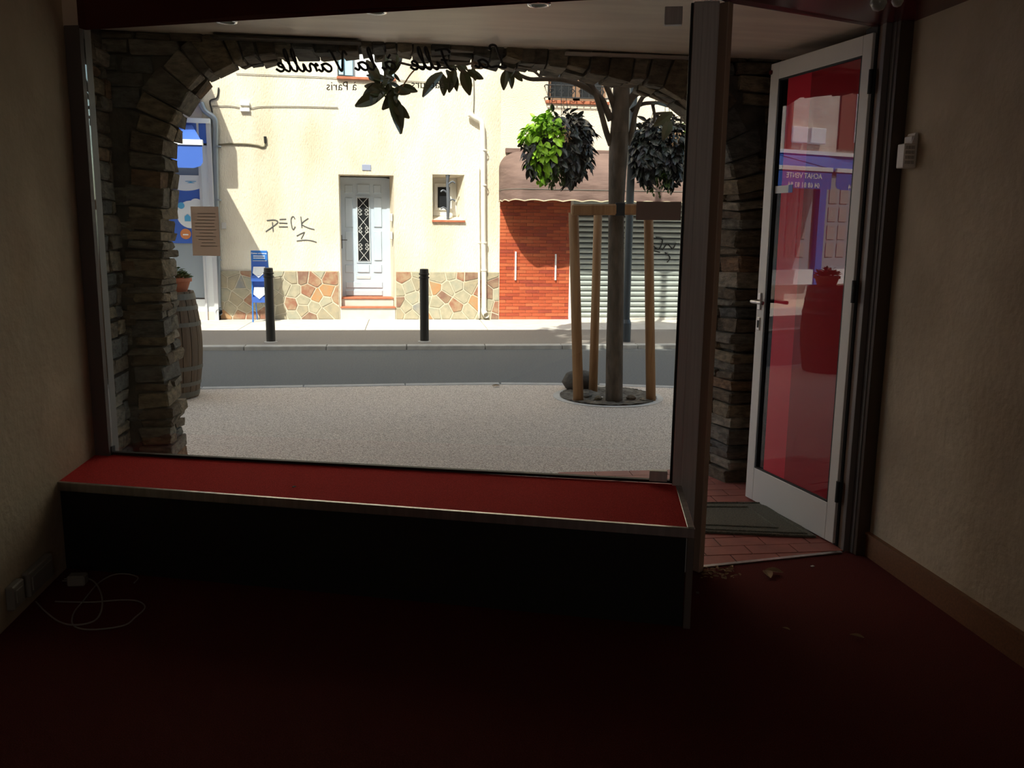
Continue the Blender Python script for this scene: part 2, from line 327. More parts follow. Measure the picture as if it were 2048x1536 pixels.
# painted script over the window, seen from behind: La Fille a la Vanille
G = dict(
 a=([[(.9, .85), (.5, 1), (.1, .6), (.15, .1), (.5, 0), (.85, .5), (.95, .95), (.9, .3), (1.05, 0), (1.35, .25)]], 1.3),
 n=([[(0, .7), (.2, 1), (.25, .5), (.2, 0), (.35, .7), (.65, 1), (.8, .7), (.78, .2), (.95, 0), (1.25, .25)]], 1.2),
 i=([[(0, .3), (.2, .95), (.2, .2), (.4, 0), (.65, .25)]], .65),
 l=([[(0, .3), (.42, 1.5), (.5, 2.2), (.33, 2.35), (.2, 1.6), (.2, .3), (.4, 0), (.7, .25)]], .68),
 e=([[(0, .4), (.5, .65), (.6, .95), (.35, 1.05), (.1, .6), (.2, .1), (.5, 0), (.85, .3)]], .85),
 V=([[(-.2, 1.8), (.1, 2.2), (.35, 1.2), (.6, 0), (.9, 1), (1.3, 2.2), (1.6, 2.1)]], 1.45),
 L=([[(1.3, 1.9), (1.1, 2.35), (.6, 2.3), (.45, 1.4), (.3, .5), (0, .1), (.2, -.05), (.8, .15), (1.4, 0), (1.7, .3)]], 1.6),
 F=([[(.1, 1.8), (.4, 2.2), (1.5, 2.05)], [(.9, 2.1), (.75, 1.0), (.45, .1), (0, 0)], [(.4, 1.1), (1.1, 1.15)]], 1.3))
G['A'] = (G['a'][0]+[[(.3, 1.7), (.65, 1.3)]], 1.3)
scr = MB()
for word, px, py in [('La', 1012, 134), ('Fille', 908, 138), ('A', 792, 138), ('la', 752, 139), ('Vanille', 695, 142)]:
    x = px
    for ch in word:
        strokes, adv = G[ch]
        for st in strokes:
            pts = []
            for (a, b) in st:
                b2 = b if b < 1 else 1+(b-1)*1.35
                s_, z_ = sw(x-(a+0.15*b2)*21, py-b2*15.5); pts.append(W0+wd*s_+wn_*0.008+UP*z_)
            scr.tube(smooth_pts(pts, 4), 0.0052, 6)
        x -= adv*21
scr.build('script_lettering', M_letter, w1)
for txt, pxr, pyb, pxl, sz in [('créateurs', 909, 176, 822, 0), ('à Paris', 713, 180, 652, 0)]:
    (s0, z0), (s1, z1) = sw(pxr, pyb), sw(pxl, pyb)
    d_ = (W0+wd*s1+UP*z1)-(W0+wd*s0+UP*z0); L_ = d_.length; d_.normalize()
    mb = text_mb(txt, 1.0, Vector((0, 0, 0)), Vector((1, 0, 0)), Vector((0, 0, 1)))
    w_ = max(v.x for v in mb.v); k = L_/w_; o_ = W0+wd*s0+UP*z0+wn_*0.0065
    mb.v = [o_+d_*(v.x*k)+UP*(v.z*k) for v in mb.v]; mb.build('small_lettering', M_letter2, w1)

# ------------------------------------------------------------------ display ledge
fl = Vector((XL, 3.72, 0)); fr = Vector((1.033, 2.922, 0)); br = Vector((1.155, 3.46, 0))
lg = empty('display_ledge', (fl+fr)/2, 'low display ledge with red carpet top and black front under the shop window', 'display ledge')
bl = Vector((XL, 4.215, 0))
br2 = W0+wd*(sE-0.0)+wn_*(-0.015)
top = [fl, fr, br, Vector((br2.x, br2.y, 0)), bl]
e1 = (fr-fl).normalized(); e2 = (br-fr).normalized()
ins = lambda p, k: p
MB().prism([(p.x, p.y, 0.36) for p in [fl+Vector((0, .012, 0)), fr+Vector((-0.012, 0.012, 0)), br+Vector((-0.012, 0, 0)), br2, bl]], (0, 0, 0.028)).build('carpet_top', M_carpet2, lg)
fn = Vector((e1.y, -e1.x, 0))   # outward (towards the room)
MB().prism([(p.x, p.y, 0.0) for p in [fl+Vector((0, .02, 0)), fr+Vector((-0.02, 0.02, 0)), br+Vector((-0.02, 0, 0)), br2, bl]], (0, 0, 0.36)).build('front_panel', M_blackpanel, lg)
L1 = (fr-fl).length
MB().obox(fl, e1, -fn, UP, (0, -0.004, 0.352), (L1+0.004, 0.014, 0.390)).build('edge_trim', M_alu, lg, bevel=0.002)
sn = Vector((e2.y, -e2.x, 0)); L2 = (br-fr).length
MB().obox(fr, e2, -sn, UP, (0, -0.004, 0.352), (L2, 0.022, 0.390)).build('edge_trim', M_alu, lg, bevel=0.002)
MB().obox(fr, -e1, -fn, UP, (-0.004, -0.004, 0.0), (0.022, 0.014, 0.352)).build('corner_trim', M_aludk, lg, bevel=0.002)

# ------------------------------------------------------------------ stone arch
arch = [(-1.262, -0.02), (-1.268, 0.6), (-1.268, 1.3), (-1.243, 1.70), (-1.215, 1.88), (-1.15, 2.05), (-1.03, 2.19), (-.89, 2.275), (-.68, 2.325), (-.3, 2.358), (.25, 2.362), (.53, 2.342), (.77, 2.318),
        (.96, 2.29), (1.18, 2.262), (1.34, 2.235), (1.50, 2.17), (1.62, 2.09), (1.73, 1.98), (1.81, 1.80), (1.85, 1.58), (1.862, 1.3), (1.862, 0.7), (1.862, -0.02)]
ap = [Vector((p.x, 0, p.y)) for p in smooth_pts([Vector((x, z, 0)) for x, z in arch], 6)]
aw = empty('wall_front', (0.3, YA, 0), 'rough schist arch wall outside the shop window', None, kind='structure')
cx, cz = 0.3, 1.1
bk = MB(); n = len(ap); vs_ = []
X0, X1, Z0, Z1 = -1.80, 2.45, -0.02, 2.6
for p in ap:
    d = Vector((p.x-cx, 0, max(p.z-cz, 0)+1e-4)).normalized(); q = p+d*0.03
    if p.z < cz: d = Vector((1 if p.x > cx else -1, 0, 0)); q = p+d*0.03
    # ray to the rectangle
    ts = []
    if d.x > 1e-6: ts.append((X1-p.x)/d.x)
    if d.x < -1e-6: ts.append((X0-p.x)/d.x)
    if d.z > 1e-6: ts.append((Z1-p.z)/d.z)
    o_ = p+d*min(ts)
    vs_ += [Vector((q.x, YA+0.025, q.z)), Vector((q.x, YA+TA-0.02, q.z)), Vector((o_.x, YA+0.025, o_.z)), Vector((o_.x, YA+TA-0.02, o_.z))]
fs = []
for i in range(n-1):
    a, b = i*4, i*4+4
    fs += [(a, b, b+2, a+2), (a+1, a+3, b+3, b+1), (a, a+1, b+1, b)]
bk.add(vs_, fs)
bk.box((X0, YA+0.025, 2.30), (-0.9, YA+TA-0.02, 2.6)); bk.box((1.7, YA+0.025, 2.3), (X1, YA+TA-0.02, 2.6)); bk.box((-1.2, YA+0.025, 2.40), (2, YA+TA-0.02, 2.6))
bk.hexa([(1.88, YA+.035, 0), (1.815, YA+TA-.025, 0), (2.0, YA+TA-.025, 0), (2.0, YA+.035, 0)], [(1.88, YA+.035, 1.72), (1.815, YA+TA-.025, 1.72), (2.0, YA+TA-.025, 1.72), (2.0, YA+.035, 1.72)])
bk.build('wall_core', M_mortar, aw)
rnd = random.Random(11)
def stone(c8, mt, parent, name='stone'):
    mb = MB(); mb.hexa(c8[:4], c8[4:]); ob = mb.build(name, mt, parent, bevel=rnd.uniform(0.003, 0.010))
    for v in ob.data.vertices: v.co += Vector((rnd.uniform(-1, 1), rnd.uniform(-1, 1), rnd.uniform(-1, 1)))*0.005
    return ob
cum = [0]
for i in range(1, n): cum.append(cum[-1]+(ap[i]-ap[i-1]).length)
def at_s(s):
    s = min(max(s, 0), cum[-1]-1e-6)
    for i in range(1, n):
        if cum[i] >= s: break
    t_ = (s-cum[i-1])/(cum[i]-cum[i-1]); p = ap[i-1].lerp(ap[i], t_); d = (ap[i]-ap[i-1]).normalized()
    return p, Vector((-d.z, 0, d.x))
def pick(w=(5, 4, 4, 3, 1, 2)): return rnd.choices(M_st, w)[0]
s = 0.0
while s < cum[-1]-0.03:
    p_, _ = at_s(s)
    ver = p_.z < 1.75
    ls = rnd.choice((rnd.uniform(0.035, 0.06), rnd.uniform(0.06, 0.105))) if ver else rnd.uniform(0.05, 0.13)
    ls = min(ls, cum[-1]-s); g = 0.003
    cuts = [0, 1]
    if rnd.random() < (0.6 if ver else 0.75): cuts = [0, rnd.uniform(0.35, 0.65), 1]
    if not ver and rnd.random() < 0.3: cuts = [0, rnd.uniform(.25, .4), rnd.uniform(.6, .75), 1]
    for k in range(len(cuts)-1):
        y0 = YA+TA*cuts[k]+(0.004 if k else -rnd.uniform(0, 0.02)); y1 = YA+TA*cuts[k+1]-(0.004 if k < len(cuts)-2 else 0)+ (rnd.uniform(0, 0.02) if k == len(cuts)-2 else 0)
        off = rnd.uniform(-0.016, 0.012); dep = rnd.uniform(0.15, 0.19)
        pa, na = at_s(s+g); pb_, nb = at_s(s+ls-g)
        j = lambda: rnd.uniform(-0.008, 0.008)
        sk = rnd.uniform(-0.008, 0.008) if ver else rnd.uniform(-0.004, 0.004)
        def V(p, nn, d_, y):
            q = p+nn*d_; spl = -0.085*max(0, y-YA)/TA*min(1, max(0, (2.0-p.z)/0.3)) if p.x > 1.5 else 0.0
            return Vector((q.x+j()+spl, y+j()*0.7, q.z+j()*0.6+(sk if y > YA+TA/2 else -sk)))
        stone([V(pa, na, off, y0), V(pb_, nb, off+j(), y0), V(pb_, nb, off+j(), y1), V(pa, na, off, y1),
               V(pa, na, dep, y0), V(pb_, nb, dep, y0), V(pb_, nb, dep, y1), V(pa, na, dep, y1)], pick(), aw)
    s += ls
def near_curve(x, z):
    return min((Vector((x, 0, z))-q).length for q in ap)
z = 0.0                                       # courses on the room side of the arch wall
while z < 2.40:
    h = min(rnd.uniform(0.05, 0.105), 2.418-z); x = XL-0.05+rnd.uniform(-0.1, 0)
    while x < XR+0.1:
        w = rnd.uniform(0.14, 0.30)
        inside = (-1.27 < x+w/2 < 1.86) and near_curve(x+w/2, z+h/2) > 0 and any(False for _ in ())
        ok = min(near_curve(a, b) for a in (x, x+w/2, x+w) for b in (z, z+h)) > 0.12
        cxm = x+w/2
        out = cxm < -1.27 or cxm > 1.86 or z > max([q.z for q in ap if abs(q.x-cxm) < 0.08] or [9])
        if ok and out and z+h < 2.42:
            yo = YA-rnd.uniform(0.0, 0.02); jj = lambda: rnd.uniform(-0.008, 0.008)
            stone([Vector((x+.005+jj(), yo, z+.005+jj())), Vector((x+w-.005+jj(), yo+jj(), z+.005+jj())), Vector((x+w-.005, YA+.1, z+.005)), Vector((x+.005, YA+.1, z+.005)),
                   Vector((x+.005+jj(), yo+jj(), z+h-.005+jj())), Vector((x+w-.005+jj(), yo, z+h-.005+jj())), Vector((x+w-.005, YA+.1, z+h-.005)), Vector((x+.005, YA+.1, z+h-.005))], pick((3, 2, 4, 1, 1, 3)), aw)
        x += w
    z += h
for (X, sg, y0_, y1_, nm) in [(XL, 1, 4.225, YA-0.03, 'left'), (XR, -1, 3.80, YA-0.03, 'right')]:
    sw_ = empty('wall_%s' % nm, (X, 4.5, 0), 'rough stone cheek of the entrance recess, %s side' % nm, None, kind='structure')
    z = 0.0
    while z < 2.33:
        h = min(rnd.uniform(0.055, 0.11), 2.335-z)
        y = y0_
        if h < 0.03: break
        while y < y1_-0.03:
            w = min(rnd.uniform(0.14, 0.30), y1_-y); xo = X+sg*rnd.uniform(-0.012, 0.012); jj = lambda: rnd.uniform(-0.006, 0.006)
            if w > 0.04:
                stone([Vector((xo+jj(), y+.005, z+.005+jj())), Vector((xo+jj(), y+w-.005, z+.005+jj())), Vector((X-sg*.06, y+w-.005, z+.005)), Vector((X-sg*.06, y+.005, z+.005)),
                       Vector((xo+jj(), y+.005, z+h-.005+jj())), Vector((xo+jj(), y+w-.005, z+h-.005+jj())), Vector((X-sg*.06, y+w-.005, z+h-.005)), Vector((X-sg*.06, y+.005, z+h-.005))], pick((3, 2, 4, 1, 1, 3)), sw_)
            y += w
        z += h

# ------------------------------------------------------------------ our own building above and beside (casts the street's shade)
slab('facade_wall', (-13, YA+0.0, 2.6), (-1.55, 5.06, 10.0), M_facadeC)
slab('facade_wall', (-1.55, YA+0.0, 2.6), (13, 5.06, 7.5), M_facadeC)
slab('facade_wall', (-13, YA+0.03, -0.1), (-1.72, 5.06, 2.6), M_facadeC)
slab('facade_wall', (2.4, YA+0.03, -0.1), (13, 5.06, 2.6), M_facadeC)
slab('roof_slab', (-13, -6, 9.8), (-1.55, 5.06, 10.0), M_facadeC)
slab('roof_slab', (-1.55, -6, 7.3), (13, 5.06, 7.5), M_facadeC)
slab('roof_slab', (-1.56, -6, 7.3), (-1.50, 5.06, 10.0), M_facadeC)
# dark red scalloped awning outside, over the arch (seen only as a reflection in the door glass)
ra = empty('shop_awning', (0.3, 5.06, 3.2), 'dark red scalloped awning over the arch, mirrored in the top of the open door', 'awning')
v_, f_ = [], []
N_ = 100
for i in range(N_+1):
    x = -1.9+i*4.4/N_; sc = 2.645+0.03*abs(math.sin(i*math.pi/6))
    v_ += [(x, 5.07, 3.15), (x, 6.35, 2.82), (x, 6.37, sc)]
for i in range(N_):
    a = i*3; f_ += [(a, a+3, a+4, a+1), (a+1, a+4, a+5, a+2)]
MB().add(v_, f_).build('canvas', M_redawn, ra)
for x in (-1.8, 2.4): MB().tube([(x, 5.07, 2.8), (x, 6.30, 2.78)], 0.015).build('arm', M_alud, ra)

# ------------------------------------------------------------------ ground
pk = [(-9, 8.05), (-3.2, 8.05), (-1.87, 8.06), (-0.5, 8.13), (0.89, 8.16), (1.7, 8.08), (2.44, 7.92), (3.2, 7.62), (4.2, 7.1), (6, 6.3), (12, 5.2)]
g = MB(); g.prism([(-12, 4.5, -0.3)]+[(1.15, 3.5, -0.3)]+[(12, 4.5, -0.3), (12, 5.2, -0.3)]+[(x, y, -0.3) for x, y in pk[::-1][1:]]+[(-12, 8.05, -0.3)], (0, 0, 0.297))
g.build('pavement', M_terr, kind='structure', label='washed aggregate pavement in front of the shop')
slab('road', (-14, 4.6, -0.35), (14, 11.2, -0.05), M_asph, label='dark asphalt road')
kb = empty('kerb', (0, 8.1, 0), 'pale stone kerb along the near pavement', None, kind='structure')
kp = smooth_pts([Vector((x, y, 0)) for x, y in pk], 6)
acc = 0; st = 0
for i in range(1, len(kp)):
    if (kp[i]-kp[st]).length > 0.85 or i == len(kp)-1:
        a, b = kp[st], kp[i]; d = (b-a).normalized(); nn = Vector((-d.y, d.x, 0))
        if -5 < a.x < 6: MB().obox(a, d, nn, UP, (0.004, -0.01, -0.1), ((b-a).length-0.004, 0.10, 0.002)).build('kerbstone', M_kerb, kb, bevel=0.006)
        st = i
fk = empty('kerb', (0, 11.05, 0), 'pale stone kerb along the far pavement', None, kind='structure')
x = -6.0
while x < 8.5:
    MB().box((x+0.004, 10.98, -0.1), (x+0.996, 11.13, 0.004)).build('kerbstone', M_kerb, fk, bevel=0.008); x += 1.0
slab('far_pavement', (-14, 11.13, -0.3), (14, 12.78, 0.0), M_pav, label='grey tarmac strip of the far pavement')
cp = empty('far_pavement', (0, 13.5, 0), 'pale concrete strip along the house fronts', None, kind='structure')
x = -6.0
while x < 9:
    MB().box((x+0.004, 12.785, -0.2), (x+1.796, YF+0.3, 0.003)).build('slab', M_conc, cp, bevel=0.004); x += 1.8
slab('far_pavement', (-14, 12.78, -0.3), (-6, YF+0.3, 0.0), M_conc)

# ------------------------------------------------------------------ entrance: tiles, threshold, mat, door
et = empty('entrance_floor', (1.6, 4.2, 0), 'red clay tile floor of the entrance recess', None, kind='structure')
MB().prism([(0.95, 3.60, -0.1), (1.262, 3.50, -0.1), (1.99, 3.62, -0.1), (XR+.03, 3.62, -0.1), (XR+.03, 5.0, -0.1), (0.95, 4.96, -0.1)], (0, 0, 0.099)).build('tile_bed', M_mortar, et)
ty = 3.52; row = 0
while ty < 4.98:
    tx = 0.80+(0.11 if row % 2 else 0)
    while tx < XR:
        a, b = tx+0.003, min(tx+0.217, XR+.02); c, d = ty+0.003, ty+0.107
        lim = lambda x: 3.50+(x-1.262)*0.165 if x > 1.262 else 3.50+(1.262-x)*0.29
        if c > lim(a)-0.0 and c > lim(b)-0.0 and b-a > .03:
            MB().box((a, c, -0.01), (b, d, 0.002+rnd.uniform(0, .0012))).build('tile', M_tile, et)
        elif d > max(lim(a), lim(b))+0.01:
            MB().prism([(a, lim(a)+.002, -0.01), (b, lim(b)+.002, -0.01), (b, d, -0.01), (a, d, -0.01)], (0, 0, 0.012)).build('tile', M_tile, et)
        tx += 0.22
    ty += 0.11; row += 1
th = empty('threshold_strip', (1.6, 3.56, 0), 'thin metal threshold strip between red carpet and clay tiles', 'threshold')
td = Vector((0.728, 0.12, 0)).normalized()
MB().obox(Vector((1.262, 3.485, 0)), td, Vector((-td.y, td.x, 0)), UP, (0, 0, 0), (0.74, 0.022, 0.006)).build('metal_strip', M_alu, th)

q = [PZ(1385, 1011, 0.02), PZ(1500, 1016, 0.02), PZ(1660, 1082, 0.02), PZ(1380, 1063, 0.02)]
mo = empty('doormat', (1.6, 4.1, 0), 'worn green-grey doormat lying under the open white door', 'doormat')
q = [Vector((1.20, 4.34, 0.004)), Vector((1.80, 4.36, 0.004)), Vector((2.0, 3.82, 0.004)), Vector((1.36, 3.95, 0.004))]
q = [Vector((1.22, 4.40, 0.004)), Vector((1.93, 4.34, 0.004)), Vector((1.96, 3.80, 0.004)), Vector((1.22, 3.96, 0.004))]
MB().prism(q, (0, 0, 0.012)).build('pile', M_mat, mo, bevel=0.003)
cm = sum(q, Vector())/4
for k, s_ in (('border', 0.90), ('inner_border', 0.62)):
    mb = MB()
    for i in range(4):
        a = cm+(q[i]-cm)*s_; b = cm+(q[(i+1) % 4]-cm)*s_
        mb.tube([a+UP*0.012, b+UP*0.012], 0.006, 6)
    mb.build(k, M_mat, mo)

HG = PZ(1665, 1088, 0.01); HG.z = 0
da = R(99.6); dd = Vector((math.cos(da), math.sin(da), 0)); dn = Vector((-dd.y, dd.x, 0))    # along leaf; dn faces the camera side
dsz = lambda x, y: ((lambda p: ((p-HG).dot(dd), p.z))(PP(x, y, HG+dn*0.0, dn)))
DW = 0.770; DT = dsz(1735, 62)[1]
DTF = dsz(1527, 139)[1]; DT = (DT+DTF)/2
dr = empty('door_1', HG, 'open white framed glass shop door with red film', None, kind='structure')
D = lambda mb, a, b: mb.obox(HG, dd, dn, UP, a, b)
gz0 = dsz(1560, 960)[1]; gz1 = dsz(1620, 140)[1]; gs0 = 0.062; gs1 = DW-0.072
zb = 0.012
D(MB(), (0, -0.045, zb), (gs0, 0, DT)).build('hinge_stile', M_white, dr, bevel=0.002)
D(MB(), (gs1, -0.045, zb), (DW, 0, DT)).build('lock_stile', M_white, dr, bevel=0.002)
D(MB(), (gs0, -0.045, zb), (gs1, 0, gz0)).build('bottom_rail', M_white, dr, bevel=0.002)
D(MB(), (gs0, -0.045, gz1), (gs1, 0, DT)).build('top_rail', M_white, dr, bevel=0.002)
gk = MB()
for a, b in [((gs0, -0.03, gz0), (gs0+.008, -0.002, gz1)), ((gs1-.012, -0.03, gz0), (gs1, -0.002, gz1)), ((gs0, -0.03, gz0), (gs1, -0.002, gz0+.008)), ((gs0, -0.03, gz1-.008), (gs1, -0.002, gz1))]: D(gk, a, b)
gk.build('gasket', M_black, dr)
D(MB(), (gs0+.006, -0.021, gz0+.006), (gs1-.010, -0.015, gz1-.006)).build('door_pane', M_dglass, dr)
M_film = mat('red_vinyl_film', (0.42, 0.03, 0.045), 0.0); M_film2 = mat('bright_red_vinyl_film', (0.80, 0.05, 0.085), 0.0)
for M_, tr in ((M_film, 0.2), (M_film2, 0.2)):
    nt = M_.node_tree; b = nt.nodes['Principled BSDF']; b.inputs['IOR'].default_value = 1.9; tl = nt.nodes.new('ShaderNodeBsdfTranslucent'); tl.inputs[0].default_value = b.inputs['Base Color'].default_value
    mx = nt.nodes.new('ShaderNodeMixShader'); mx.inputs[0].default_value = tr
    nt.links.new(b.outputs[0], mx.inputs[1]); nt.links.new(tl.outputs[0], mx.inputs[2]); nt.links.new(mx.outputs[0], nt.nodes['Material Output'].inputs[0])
sL = dsz(1531, 800)[0]; sM = dsz(1574, 800)[0]
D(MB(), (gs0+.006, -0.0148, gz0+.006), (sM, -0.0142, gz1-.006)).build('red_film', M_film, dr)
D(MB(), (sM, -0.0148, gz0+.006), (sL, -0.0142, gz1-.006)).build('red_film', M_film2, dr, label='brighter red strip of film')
# handles, lock, sticker, hinges
hs, hz = dsz(1517, 602); hs = DW-0.032
hm = D(MB(), (hs-.014, 0, hz-.045), (hs+.014, 0.009, hz+.045)).build('handle_plate', M_alu, dr, bevel=0.003)
HP = HG+dd*hs+UP*hz
MB().tube(smooth_pts([HP, HP+dn*0.045, HP+dn*0.058-dd*0.02, HP+dn*0.058-dd*0.115], 4), 0.0095, 10).build('lever', M_alu, hm, smooth=True)
D(MB(), (hs-.013, 0, hz-.155), (hs+.013, 0.006, hz-.085)).build('lock_plate', M_alu, dr, bevel=0.003)
D(MB(), (hs-.005, 0.006, hz-.14), (hs+.005, 0.010, hz-.10)).build('lock_cylinder', M_black, dr, bevel=0.002)
MB().tube(smooth_pts([HP-dn*0.045, HP-dn*0.09, HP-dn*0.10-dd*0.02, HP-dn*0.10-dd*0.115], 4), 0.0095, 10).build('outer_lever', M_alu, dr, smooth=True)
c0 = dsz(1541, 372), dsz(1580, 384)
D(MB(), (c0[1][0], -0.0140, dsz(1560, 386)[1]), (gs1-.012, -0.0134, dsz(1560, 371)[1])).build('sticker', M_print, dr)
D(MB(), (c0[1][0], -0.0132, dsz(1578, 385)[1]), (c0[1][0]+0.035, -0.0128, dsz(1578, 369)[1])).build('sticker_emblem', M_blue, dr)
for zz in (0.22, 1.15, 2.05):
    MB().tube([HG-dd*0.012+dn*0.004+UP*zz, HG-dd*0.012+dn*0.004+UP*(zz+.10)], 0.010, 10).build('hinge', M_black, dr)
pin = dsz(1543, 145); MB().tube([HG+dd*pin[0]+UP*pin[1], HG+dd*pin[0]+UP*pin[1]+dn*0.008], 0.012, 12).build('round_cap', M_redlac, dr)
M_brownd = mat('dark_brown_strip', (0.14, 0.08, 0.045), 0.5)
# door frame at the hinge side
fj = empty('door_frame', (2.05, 3.66, 0), 'dark bronze door jamb between hinged door and beige wall', 'door frame')
MB().box((2.035, 3.60, 0), (XR, 3.80, ZC)).build('jamb', M_aludk, fj, bevel=0.002)
MB().box((2.008, 3.63, 0), (2.035, 3.66, ZC)).build('stop_strip', M_aludk, fj, bevel=0.002)
MB().box((2.004, 3.69, 0), (2.035, 3.79, ZC)).build('hinge_profile', M_black, fj, bevel=0.002)
MB().box((2.040, 3.575, 0), (XR, 3.602, ZC)).build('cover_board', mat('dark_wood', (0.06, 0.035, 0.02), 0.5), fj, bevel=0.002)
MB().box((2.012, 3.662, 0.0), (2.035, 3.69, ZC)).build('wood_insert', M_brownd, fj)

# ------------------------------------------------------------------ small indoor things
# alarm keypad on the right wall (prongs out of the wall)
k0 = PX(1838, 266, XR); kz1 = k0.z; kz0 = PX(1818, 336, XR-.03).z
ky = 3.50
kp_ = empty('alarm_keypad', (XR, ky, kz0), 'small pale keypad with flip top mounted on the right wall', 'keypad')
MB().box((XR-0.028, ky-0.03, kz0), (XR, ky+0.03, kz1-0.01)).build('body', M_plast, kp_, bevel=0.004)
MB().box((XR-0.05, ky+0.022, kz0+.002), (XR-0.026, ky+0.032, kz0+0.085)).build('key_panel', M_plast, kp_, bevel=0.002)
KF = ky-0.034
MB().box((XR-0.060, ky-0.034, kz0), (XR-0.010, ky+0.02, kz0+0.098)).build('key_housing', M_plast, kp_, bevel=0.003)
MB().hexa([(XR-0.030, ky-.034, kz0+.098), (XR-.006, ky-.034, kz0+.098), (XR-.006, ky+.02, kz0+.098), (XR-.03, ky+.02, kz0+.098)], [(XR-0.018, ky-.034, kz1), (XR-.006, ky-.034, kz1), (XR-.006, ky+.02, kz1), (XR-.018, ky+.02, kz1)]).build('flip_top', M_plast, kp_)
for i in range(3):
    for j in range(4):
        MB().box((XR-0.056+i*0.0145, KF-0.003, kz0+.016+j*.02), (XR-0.045+i*0.0145, KF+.002, kz0+.029+j*.02)).build('key', mat('key_grey', (0.40, 0.37, 0.33), 0.5), kp_)
# ceiling spot lamps at the top right
for i, (x, y, r_) in enumerate([(1757, 6, 0.030), (1795, 2, 0.022)]):
    c = PZ(x, y, 2.32); c = CAM+(c-CAM)*(3.2/c.y) if c.y > 3.2 else c
    c.z = min(c.z, 2.30)
    o = empty('ceiling_spot', c, ['larger round pale spot bulb under the dark red beam', 'smaller shiny spot bulb beside the larger one under the beam'][i], 'spotlight')
    MB().lathe([(0.0, -r_), (r_*.6, -r_*.8), (r_, -r_*.1), (r_*.9, r_*.6), (r_*.4, r_), (0, r_)], c, 20).build('bulb', mat('bulb_glass', (0.35, 0.36, 0.33), 0.15), o, smooth=True)
    MB().tube([c+UP*r_*0.9, (c.x, c.y, 2.36 if c.y > 3.3 else 2.62)], 0.008).build('stem', M_chrome, o)
# white socket boxes, plug and cable at the lower left
sb = PX(62, 1150, XL)
for i, (x0, y0_, x1, y1_) in enumerate([(40, 1125, 95, 1200), (8, 1165, 34, 1215)]):
    a = PX(x0, y0_+10, XL); b = PX(x1, y1_-25, XL)
    za, zb_ = sorted((PX((x0+x1)/2, y0_, XL).z, PX((x0+x1)/2, y1_, XL).z)); za = max(za, 0.05)
    o = empty('wall_socket', (XL, (a.y+b.y)/2, za), ['larger white junction box low on the left wall', 'smaller white socket low on the left wall at the picture edge'][i], 'socket')
    MB().box((XL, a.y, za), (XL+0.03, b.y, max(zb_, za+.08))).build('box_body', M_gplast, o, bevel=0.005)
    MB().box((XL+.028, a.y+.02, za+.02), (XL+0.034, b.y-.02, max(zb_, za+.08)-.02)).build('cover_plate', M_gplast, o, bevel=0.002)
pl = PZ(155, 1160, 0.02)
o = empty('power_plug', (pl.x, pl.y, 0), 'white plug block on the carpet by the ledge', 'plug')
MB().box((pl.x-.035, pl.y-.025, 0), (pl.x+.035, pl.y+.025, 0.045)).build('plug_body', M_gplast, o, bevel=0.006)
for s_ in (-.01, .01): MB().tube([(pl.x-.035, pl.y+s_, .022), (pl.x-.055, pl.y+s_, .022)], .003, 8).build('pin', M_chrome, o)
cb = [(172, 1155), (190, 1165), (203, 1190), (203, 1220), (188, 1242), (150, 1250), (118, 1243), (90, 1222), (72, 1203)]
cb2 = [(268, 1166), (276, 1155), (255, 1148), (225, 1150), (195, 1168), (168, 1200), (148, 1225), (145, 1248), (165, 1258), (205, 1258), (250, 1250), (270, 1235), (290, 1215), (275, 1202), (240, 1200), (190, 1204), (150, 1204), (110, 1203)]
co = empty('white_cable', (PZ(190, 1210).x, PZ(190, 1210).y, 0), 'tangled thin white cable lying on the dark carpet at lower left', 'cable')
MB().tube(smooth_pts([PZ(x, y, 0.008+0.004*(i % 2)) for i, (x, y) in enumerate(cb)], 5), 0.0032, 6).build('lead', M_gplast, co, smooth=True)
MB().tube(smooth_pts([PZ(x, y, 0.005) for i, (x, y) in enumerate(cb2)], 5), 0.0028, 6).build('lead', M_gplast, co, smooth=True)

def leaf_mesh(name, L, W, fold=0.25, mt=None, curl=0.1):
    mb = MB(); n_ = 6; vs_ = []
    for i in range(n_+1):
        t_ = i/n_; w = W*math.sin(math.pi*min(t_*0.92+0.04, 1))**0.8*(1-0.25*t_); zc_ = -curl*L*t_*t_
        vs_ += [(-w/2, t_*L, zc_+fold*w*.5), (0, t_*L, zc_), (w/2, t_*L, zc_+fold*w*.5)]
    fs_ = []
    for i in range(n_):
        a = i*3; fs_ += [(a, a+1, a+4, a+3), (a+1, a+2, a+5, a+4)]
    mb.add(vs_, fs_); me = bpy.data.meshes.new(name); me.from_pydata([tuple(v) for v in mb.v], [], mb.f)
    if mt: me.materials.append(mt)
    return me
def face(dirv, nrm):
    y = Vector(dirv).normalized(); z = Vector(nrm); z = z-y*z.dot(y)
    z = z.normalized() if z.length > 1e-3 else y.orthogonal(); x = y.cross(z)
    return Matrix(((x.x, y.x, z.x), (x.y, y.y, z.y), (x.z, y.z, z.z)))
def place(me, name, parent, loc, dirv, roll=0.0, sc=1.0, label=None, nrm=None):
    o = bpy.data.objects.new(name, me); col.objects.link(o)
    qn = Vector(dirv).to_track_quat('Y', 'Z').to_matrix() if nrm is None else face(dirv, nrm); M4 = Matrix.Translation(Vector(loc)-(ORG[parent.name] if parent is not None else Vector())) @ qn.to_4x4() @ Matrix.Rotation(roll, 4, 'Y') @ Matrix.Scale(sc, 4)
    if parent is not None: o.parent = parent
    o.matrix_local = M4
    if label: o['label'] = label
    return o
